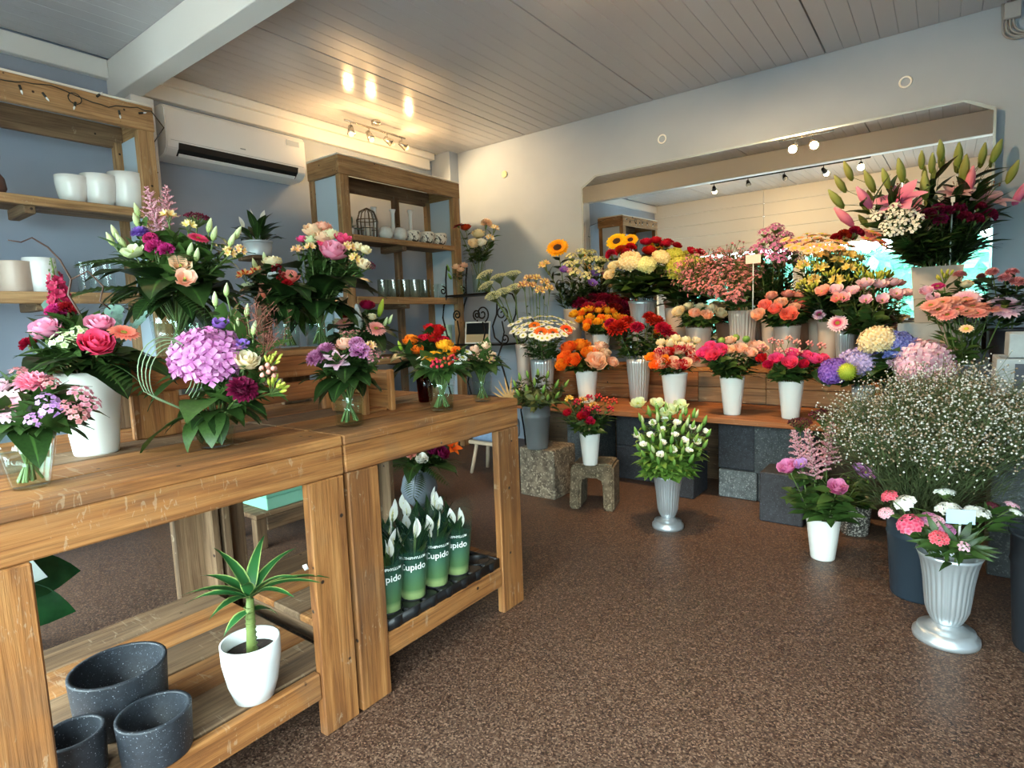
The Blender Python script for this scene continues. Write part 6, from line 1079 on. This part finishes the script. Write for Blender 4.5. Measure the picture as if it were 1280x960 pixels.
# peace lilies in printed sleeves on a black tray
u = empty('plant_tray', (-1.565, 1.48, .2)); M_TRAY = plain('tray_black', '#17181a', .45)
m = MB(); X0, X1, Y0, Y1 = -.135, .135, -.30, .285
m.box((0, (Y0+Y1)/2, .004), (X1-X0, Y1-Y0, .006))
for x, sx in ((X0, .006), (X1, .006)): m.box((x, (Y0+Y1)/2, .02), (sx, Y1-Y0, .036))
for y in (Y0, Y1): m.box((0, y, .02), (X1-X0, .006, .036))
for k in range(7):
    m.lathe([(.034, .001), (.036, .037), (.03, .037), (.001, .037)], 14, 0, (X1-.027, Y0+.04+k*.083, 0))
m.obj('rim', M_TRAY, u)
for i in range(2):
    for k in range(5):
        m = MB(); m.lathe(shell([(.038, .002), (.050, .034), (.052, .038)], .003), 18); m.obj('tray_cell', M_TRAY, u, (X0+.068+i*.134, Y0+.06+k*.117, .002))
tag(u, 'black plastic plant tray on the lower table shelf', 'tray')
def text_mesh(body, size):
    c = bpy.data.curves.new('t', 'FONT'); c.body = body; c.size = size; c.align_x = 'CENTER'; c.offset = size*.012; c.resolution_u = 3
    o = bpy.data.objects.new('t', c); COL.objects.link(o); dg = bpy.context.evaluated_depsgraph_get(); me = bpy.data.meshes.new_from_object(o.evaluated_get(dg)); bpy.data.objects.remove(o); return me
TX1 = text_mesh('Cupido', .034); TX2 = text_mesh('SPATHIPHYLLUM', .0135)
t = NT('sleeve_print'); uv = t.a('ShaderNodeUVMap'); sp = t.a('ShaderNodeSeparateXYZ'); t.k(uv.outputs[0], sp.inputs[0])
t.k(t.ramp(sp.outputs[1], [(.17, srgb('#93a86c')), (.23, srgb('#55794a')), (.45, srgb('#467058')), (.58, srgb('#274f40'))]), t.b.inputs['Base Color']); t.b.inputs['Roughness'].default_value = .3
trn = t.a('ShaderNodeBsdfTransparent'); mx = t.a('ShaderNodeMixShader'); t.k(t.ramp(sp.outputs[1], [(.1, (.92,)*3), (.62, (.8,)*3), (.78, (.12,)*3)]), mx.inputs[0]); t.k(trn.outputs[0], mx.inputs[1]); t.k(t.b.outputs[0], mx.inputs[2]); t.k(mx.outputs[0], t.out.inputs[0]); M_SLV = t.m
M_INK = plain('print_white', '#f4f6f2', .5)
H_S = .29; R0, R1 = .042, .068
def on_sleeve(me, z0, ang0):
    r = lambda z: R0+(R1-R0)*z/H_S+.0024; o = me.copy()
    for v in o.vertices:
        z = z0+v.co.y; a = ang0+v.co.x/r(z); v.co = (r(z)*math.cos(a), r(z)*math.sin(a), z)
    o.materials.clear(); o.materials.append(M_INK); return o
for k, (dx, y) in enumerate(((.067, 1.24), (.067, 1.357), (.067, 1.474), (.067, 1.591), (-.067, 1.357), (-.067, 1.474), (-.067, 1.591))):
    rnd = random.Random(k+40); u = empty('peace_lily', (-1.565+dx, y, .2065)); ang = math.atan2(0-y, 1.5)+rnd.uniform(-.12, .3) if dx > 0 else rnd.uniform(-2, 2)
    pt = MB(); pt.lathe(shell([(.026, 0), (.036, .055)], .002), 16); pt.obj('nursery_pot', plain('pot_brown', '#4a3a2c', .6), u)
    m = MB(); prof = [(R0*.9, .022), (R0, .028), (R0*1.06, .06), ((R0+R1)/2, .14), (R1*.93, .22), (R1, .26), (R1*1.04, H_S)]
    n = 30; vs = []; uvv = []
    for j, (r, z) in enumerate(prof):
        for q in range(n):
            a = 2*PI*q/n; rr = r*(1+.018*math.sin(5*a+k+j*.4)); vs.append((rr*math.cos(a), rr*math.sin(a), z+(.02*math.sin(3*a+k) if j == len(prof)-1 else 0))); uvv.append((q/n, z/H_S))
    m.add(vs, [(j*n+q, j*n+(q+1) % n, (j+1)*n+(q+1) % n, (j+1)*n+q) for j in range(len(prof)-1) for q in range(n)], uvv); sl = m.obj('sleeve', M_SLV, u); sl['label'] = 'green printed plastic sleeve'
    link('lettering', on_sleeve(TX1, .145, ang), sl).location = (0, 0, 0); link('lettering', on_sleeve(TX2, .185, ang), sl)
    for q in range(11):
        a = rnd.uniform(0, 6.3); e = rnd.uniform(1.32, 1.54); m = MB(); dv = Vector((math.cos(a)*math.cos(e), math.sin(a)*math.cos(e), math.sin(e)))
        leaf_into(m, dv*.11+Vector((0, 0, .02)), dv+Vector((math.cos(a)*.08, math.sin(a)*.08, 0)), (-math.cos(a), -math.sin(a), .3), rnd.uniform(.13, .19), rnd.uniform(.018, .026), .4, .3, 5, 'ovate'); m.tube([(0, 0, .04), dv*.11+Vector((0, 0, .02))], .002, 4); m.obj('leaf', M_DLEAF, u)
    for q in range(3):
        a = ang+rnd.uniform(-1.2, 1.2); p = Vector((.035*math.cos(a), .035*math.sin(a), rnd.uniform(.24, .34))); m = MB(); m.tube([(0, 0, .04), p*.7, p-Vector((0, 0, .02))], .0018, 4); m.obj('flower_stalk', M_STEM, u)
        link('white_spathe', head_mesh('spathe', 'white', q % 2), u, p, align(Vector((.25*math.cos(a), .25*math.sin(a), 1)), a+PI*rnd.uniform(-.3, .3)), .04)
    tag(u, 'white peace lily in a green printed sleeve in the tray row ' + ('facing the open floor' if dx > 0 else 'behind the lettered sleeves'), 'plant', 'sleeved peace lilies on the tray')

# small peace lily in the wicker pot, on a tall plinth
u = empty('plant_stand', (-3.5, 2.035, 0)); plank('column', -.035, .035, -.035, .035, .03, 1.635, wood(2, 'dark'), u); plank('top_board', -.09, .09, -.09, .09, 1.635, 1.659, wood(1, 'dark'), u); plank('foot_board', -.16, .16, -.16, .16, 0, .03, wood(1, 'dark'), u)
tag(u, 'tall narrow timber plant stand in the aisle behind the tables', 'plant stand')
u = empty('small_peace_lily', (-3.5, 2.035, 1.67)); rnd = random.Random(77)
m = MB(); m.lathe([(.05, .03), (.06, .05), (.001, .053)], 20); m.obj('soil', MATS['potting_soil'], u)
for q in range(22):
    a = rnd.uniform(0, 6.3); e = rnd.uniform(.5, 1.4); dv = Vector((math.cos(a)*math.cos(e), math.sin(a)*math.cos(e), math.sin(e))); L = rnd.uniform(.1, .16)
    m = MB(); p = Vector((0, 0, .05))+dv*rnd.uniform(.05, .1); m.tube([(0, 0, .05), p], .0025, 4); leaf_into(m, p, dv, (-math.cos(a)*.6, -math.sin(a)*.6, 1), L, L*.19, .9, .25, 5, 'ovate'); m.obj('leaf', M_DLEAF, u)
for a, rr, zz in ((-2.4, .09, .20), (-1.4, .03, .24), (.6, .05, .235)):
    p = Vector((rr*math.cos(a), rr*math.sin(a), zz)); m = MB(); m.tube([(0, 0, .05), p*.6, p-Vector((0, 0, .03))], .002, 4); m.obj('flower_stalk', M_STEM, u); link('white_spathe', head_mesh('spathe', 'white', 0), u, p, align(Vector((.3*math.cos(a), .3*math.sin(a), 1)), 1.0), .04)
tag(u, 'small peace lily with three white spathes in a silver wicker pot', 'plant')

# gypsophila cloud
rnd = random.Random(12); cx, cy, cz = .0, 2.85, .665; m = MB(); top = Vector((-.061, 2.85, .37))
for k in range(190):
    a = rnd.uniform(0, 6.3); ph = math.acos(1-1.15*rnd.random()); R = rnd.uniform(.55, .9); p = Vector((cx+.44*R*math.sin(ph)*math.cos(a), cy+.40*R*math.sin(ph)*math.sin(a), cz+.29*R*math.cos(ph)))
    r1 = top+Vector((.1*math.sin(ph)*math.cos(a), .1*math.sin(ph)*math.sin(a), 0)); pts = stem_points(Vector((-.061, 2.85, .1))+Vector((rnd.uniform(-.06, .06), rnd.uniform(-.06, .06), 0)), r1, p, 4); m.tube(pts, .0016, 3, 1, False)
    for q in range(46):
        e = p+Vector((rnd.gauss(0, .05), rnd.gauss(0, .05), rnd.gauss(.01, .04)))
        if q % 2 == 0: m.tube([p.lerp(pts[-2], rnd.random()*.8), e], .0008, 3, 1, False)
        r = rnd.uniform(.0028, .0052); m.blob(e, r, 0 if rnd.random() < .5 else 2, (rnd.random(), rnd.random()))
    for q in range(12):
        i = rnd.randrange(2, 5); e = pts[i].lerp(pts[min(i+1, len(pts)-1)], rnd.random()); leaf_into(m, e, (rnd.uniform(-1, 1), rnd.uniform(-1, 1), .6), (0, 0, 1), .06, .005, .4, .2, 2, 'lance', 1)
for k in range(2400):
    a = rnd.uniform(0, 6.3); R = rnd.uniform(.2, 1); z = rnd.uniform(.34, .66); rr = R*(.16+(z-.34)*.85); leaf_into(m, (-.04+rr*math.cos(a), 2.85+rr*.95*math.sin(a), z), (math.cos(a)*.8+rnd.uniform(-.5, .5), math.sin(a)*.8+rnd.uniform(-.5, .5), rnd.uniform(.2, 1.6)), (0, 0, 1), rnd.uniform(.05, .12), .004, .6, .2, 2, 'lance', 1)
o = m.obj('gypsophila', [petal_mat('petal_gyp', '#e6e0da', '#f6f2ee'), plain('gyp_green', '#56633c', .6), petal_mat('petal_gyp_bud', '#8f7a5e', '#c4ab92')]); tag(o, 'big airy cloud of white gypsophila in the blue bucket', 'flowers', None, 'stuff')

# rubber plant behind the left table
u = empty('rubber_plant', (-2.72, .42, 0)); m = MB(); m.lathe(shell([(.07, 0), (.1, .16), (.102, .17)], .004), 24); m.obj('nursery_pot', plain('pot_black', '#1c1d1f', .5), u)
m = MB(); m.tube([(0, 0, .1), (.01, .02, .3), (.0, .03, .45)], .008, 6); m.obj('stem', plain('stem_brown', '#4a3b28', .7), u)
for a, e, z, L in ((1.45, -.15, .34, .30), (1.1, -.35, .26, .27), (1.9, .25, .40, .24), (2.8, .2, .36, .25), (-.6, .3, .40, .24), (.3, .1, .38, .26), (1.5, .7, .44, .2)):
    m = MB(); leaf_into(m, (0, .02, z), (math.cos(a)*math.cos(e), math.sin(a)*math.cos(e), math.sin(e)), (.9, -.3, .5), L, L*.3, .5, .15, 7, 'ovate'); m.obj('leaf', leaf_mat('rubber_leaf', '#0f2414', '#1f4424', .22), u)
tag(u, 'dark rubber plant on the floor behind the table with pots', 'plant')

# wrought iron stand
u = empty('iron_stand', (-3.42, 4.11, 0)); M_IRON = plain('black_iron', '#1c1613', .45, .6)
def iron(pts, r=.007, n='scroll'): m = MB(); m.tube(pts, r, 6); return m.obj(n, M_IRON, u)
def spiral(c, R, turns, flip, y, a0=0.0):
    return [(c[0]+flip*R*(1-.85*i/28)*math.cos(a0+turns*2*PI*i/28), y, c[1]+R*(1-.85*i/28)*math.sin(a0+turns*2*PI*i/28)) for i in range(29)]
for z, a, b in ((1.452, -.32, .16), (1.0, -.27, .34), (.5, -.27, .34)): plank('shelf', a, b, -.13, .13, z-.012, z+.004, M_IRON, u, .002)
for y in (-.14, .14):
    for s, xo in ((-1, -.27), (1, .34)):
        iron([(xo+s*x, y, z) for x, z in ((.02, 0), (.0, .2), (-.03, .38), (.02, .52), (.05, .62), (.0, .78), (-.05, .9), (.0, 1.0))], .008, 'post')
    iron([(x, y, z) for x, z in ((-.27, 1.0), (-.31, 1.1), (-.35, 1.25), (-.33, 1.36), (-.29, 1.44), (-.29, 1.6), (-.27, 1.72))], .008, 'post')
    iron([(x, y, z) for x, z in ((.34, 1.0), (.26, 1.06), (.24, 1.16), (.29, 1.26), (.30, 1.36), (.26, 1.44), (.18, 1.46))], .008, 'post')
    iron(spiral((.13, 1.27), .075, 1.6, 1, y, -1.2)); iron(spiral((-.17, 1.27), .05, 1.6, -1, y, -1.2)); iron(spiral((-.33, 1.50), .04, 1.3, -1, y, 1.5)); iron(spiral((.37, 1.05), .045, 1.3, 1, y, -2.0)); iron(spiral((-.3, 1.05), .045, 1.3, -1, y, -2.0))
    iron([(.13, y, 1.2), (.15, y, 1.1), (.12, y, 1.0)]); iron([(-.17, y, 1.22), (-.15, y, 1.1), (-.18, y, 1.0)])
tag(u, 'black wrought iron stand with scrolls in the room corner', 'stand')
u = empty('picture_frame', (-3.43, 4.05, 1.0045)); u.rotation_euler = (-.12, 0, .1)
for n, a in (('frame_side', (-.135, -.125, -.008, .008, 0, .2)), ('frame_side', (.125, .135, -.008, .008, 0, .2)), ('frame_side', (-.125, .125, -.008, .008, 0, .012)), ('frame_side', (-.125, .125, -.008, .008, .188, .2))): plank(n, *a, plain('frame_white', '#d9d5cc', .5), u, .001)
plank('picture', -.125, .125, -.002, .004, .012, .085, plain('picture_sand', '#b89a72', .5), u, 0); plank('picture', -.125, .125, -.002, .004, .085, .188, plain('picture_black', '#101214', .3), u, 0)
tag(u, 'small white picture frame with a black upper half on the iron stand', 'picture frame')

# wire lantern on the timber shelf
u = empty('wire_lantern', (-3.86, 3.22, 1.915)); M_WL = plain('lantern_wire', '#5d554a', .5, .5)
for k in range(14):
    a = 2*PI*k/14; m = MB(); m.tube([(.075*math.cos(a), .075*math.sin(a), 0), (.085*math.cos(a), .085*math.sin(a), .15), (.06*math.cos(a), .06*math.sin(a), .22), (0, 0, .25)], .0035, 4); m.obj('wire', M_WL, u)
for z, r in ((.004, .075), (.08, .08), (.15, .085)): m = MB(); torus(m, r, .004, (0, 0, z), 24, 5, 'z'); m.obj('ring', M_WL, u)
m = MB(); m.lathe([(.03, .004), (.03, .1), (.001, .1)], 16); m.obj('candle', plain('candle_white', '#e4dfd0', .5), u)
tag(u, 'domed wire lantern with candle on the timber shelf', 'lantern')
u = empty('trailing_plant', (-3.84, 3.02, 1.915)); rnd = random.Random(4); m = MB(); m.lathe(shell([(.03, 0), (.04, .06)], .003), 16); m.obj('pot', M_CER, u)
for q in range(16):
    a = rnd.uniform(0, 6.3); m = MB(); leaf_into(m, (0, 0, .05), (math.cos(a), math.sin(a), rnd.uniform(.3, 2)), (0, 0, 1), rnd.uniform(.08, .16), .02, .8, .2, 4, 'ovate'); m.obj('leaf', M_EUC, u)
tag(u, 'small leafy plant beside the wire lantern', 'plant')
m = MB(); m.lathe([(.02, 0), (.022, .01), (.012, .03), (.02, .06), (.012, .085), (.016, .1), (.008, .12), (.001, .125)], 14); tag(m.obj('figurine', M_CER, None, (-3.97, 3.97, 1.915)), 'small white ornamental figurine on the timber shelf', 'figurine')
u = empty('brown_ornament', (-3.86, .86, 1.915)); m = MB(); m.lathe([(.03, 0), (.05, .04), (.045, .09), (.02, .13), (.015, .17), (.001, .18)], 18); m.obj('body', plain('ornament_brown', '#5a4038', .5), u); m = MB(); torus(m, .03, .009, (0, 0, .2), 18, 6, 'x'); m.obj('handle', MATS['ornament_brown'], u)
tag(u, 'dark brown ornament with a ring handle on the timber shelf', 'ornament')

# price tags
def price_tag(p, h, w, hh, label, col='#f2d3cf', ang=0.0):
    u = empty('price_tag', (p[0], p[1], p[2]-h), ang); m = MB(); m.tube([(0, 0, 0), (0, 0, h)], .004, 5); m.obj('stick', plain('tag_stick', '#e2e6e8', .4), u); plank('card', -w/2, w/2, -.005, -.0035, h-.01, h+hh, plain('card_'+col[1:], col, .4), u, .0); tag(u, label, 'price tag')
price_tag((-1.089, 4.27, 1.545), .35, .10, .05, 'pale pink price tag on a stick among the limonium', '#e9c9bd')
price_tag((-.0, 4.3, 1.80), .5, .02, .02, 'thin white tag stick among the lilies', '#e2e2de', .3)
price_tag((.06, 2.44, .465), .16, .085, .04, 'pale blue price tag in the large silver vase', '#b9d2ec', .35)

# small stool with a blue cushion, dried palm leaf
u = empty('footstool', (-2.87, 3.52, 0))
for a in range(4): m = MB(); s, c = (1, -1)[a % 2], (1, -1)[a//2]; m.tube([(s*.14, c*.1, 0), (s*.1, c*.07, .24)], .016, 8); m.obj('leg', plain('pale_wood', '#c9b59c', .6), u)
plank('seat', -.15, .15, -.12, .12, .241, .27, MATS['pale_wood'], u, .006); tag(u, 'pale footstool behind the pebble block', 'stool')
me = bevel_box('cushion', (.32, .27, .17), plain('blue_cloth', '#7f98b8', .9, var=.1), .04, 3); o = link('cushion', me, None, (-2.83, 3.52, .357)); tag(o, 'pale blue cushion on the footstool', 'cushion')
o = put_leaf('palm', leaf_mat('dried_palm', '#a87d48', '#cfa76c', .6), Vector((-2.42, 3.2, .62)), (-.25, -.1, 1), (.4, -1, 0), .2, None, random.Random(2), 'dried_palm_leaf'); tag(o, 'dried tan palm leaf beside the dark foliage bucket', 'leaf')
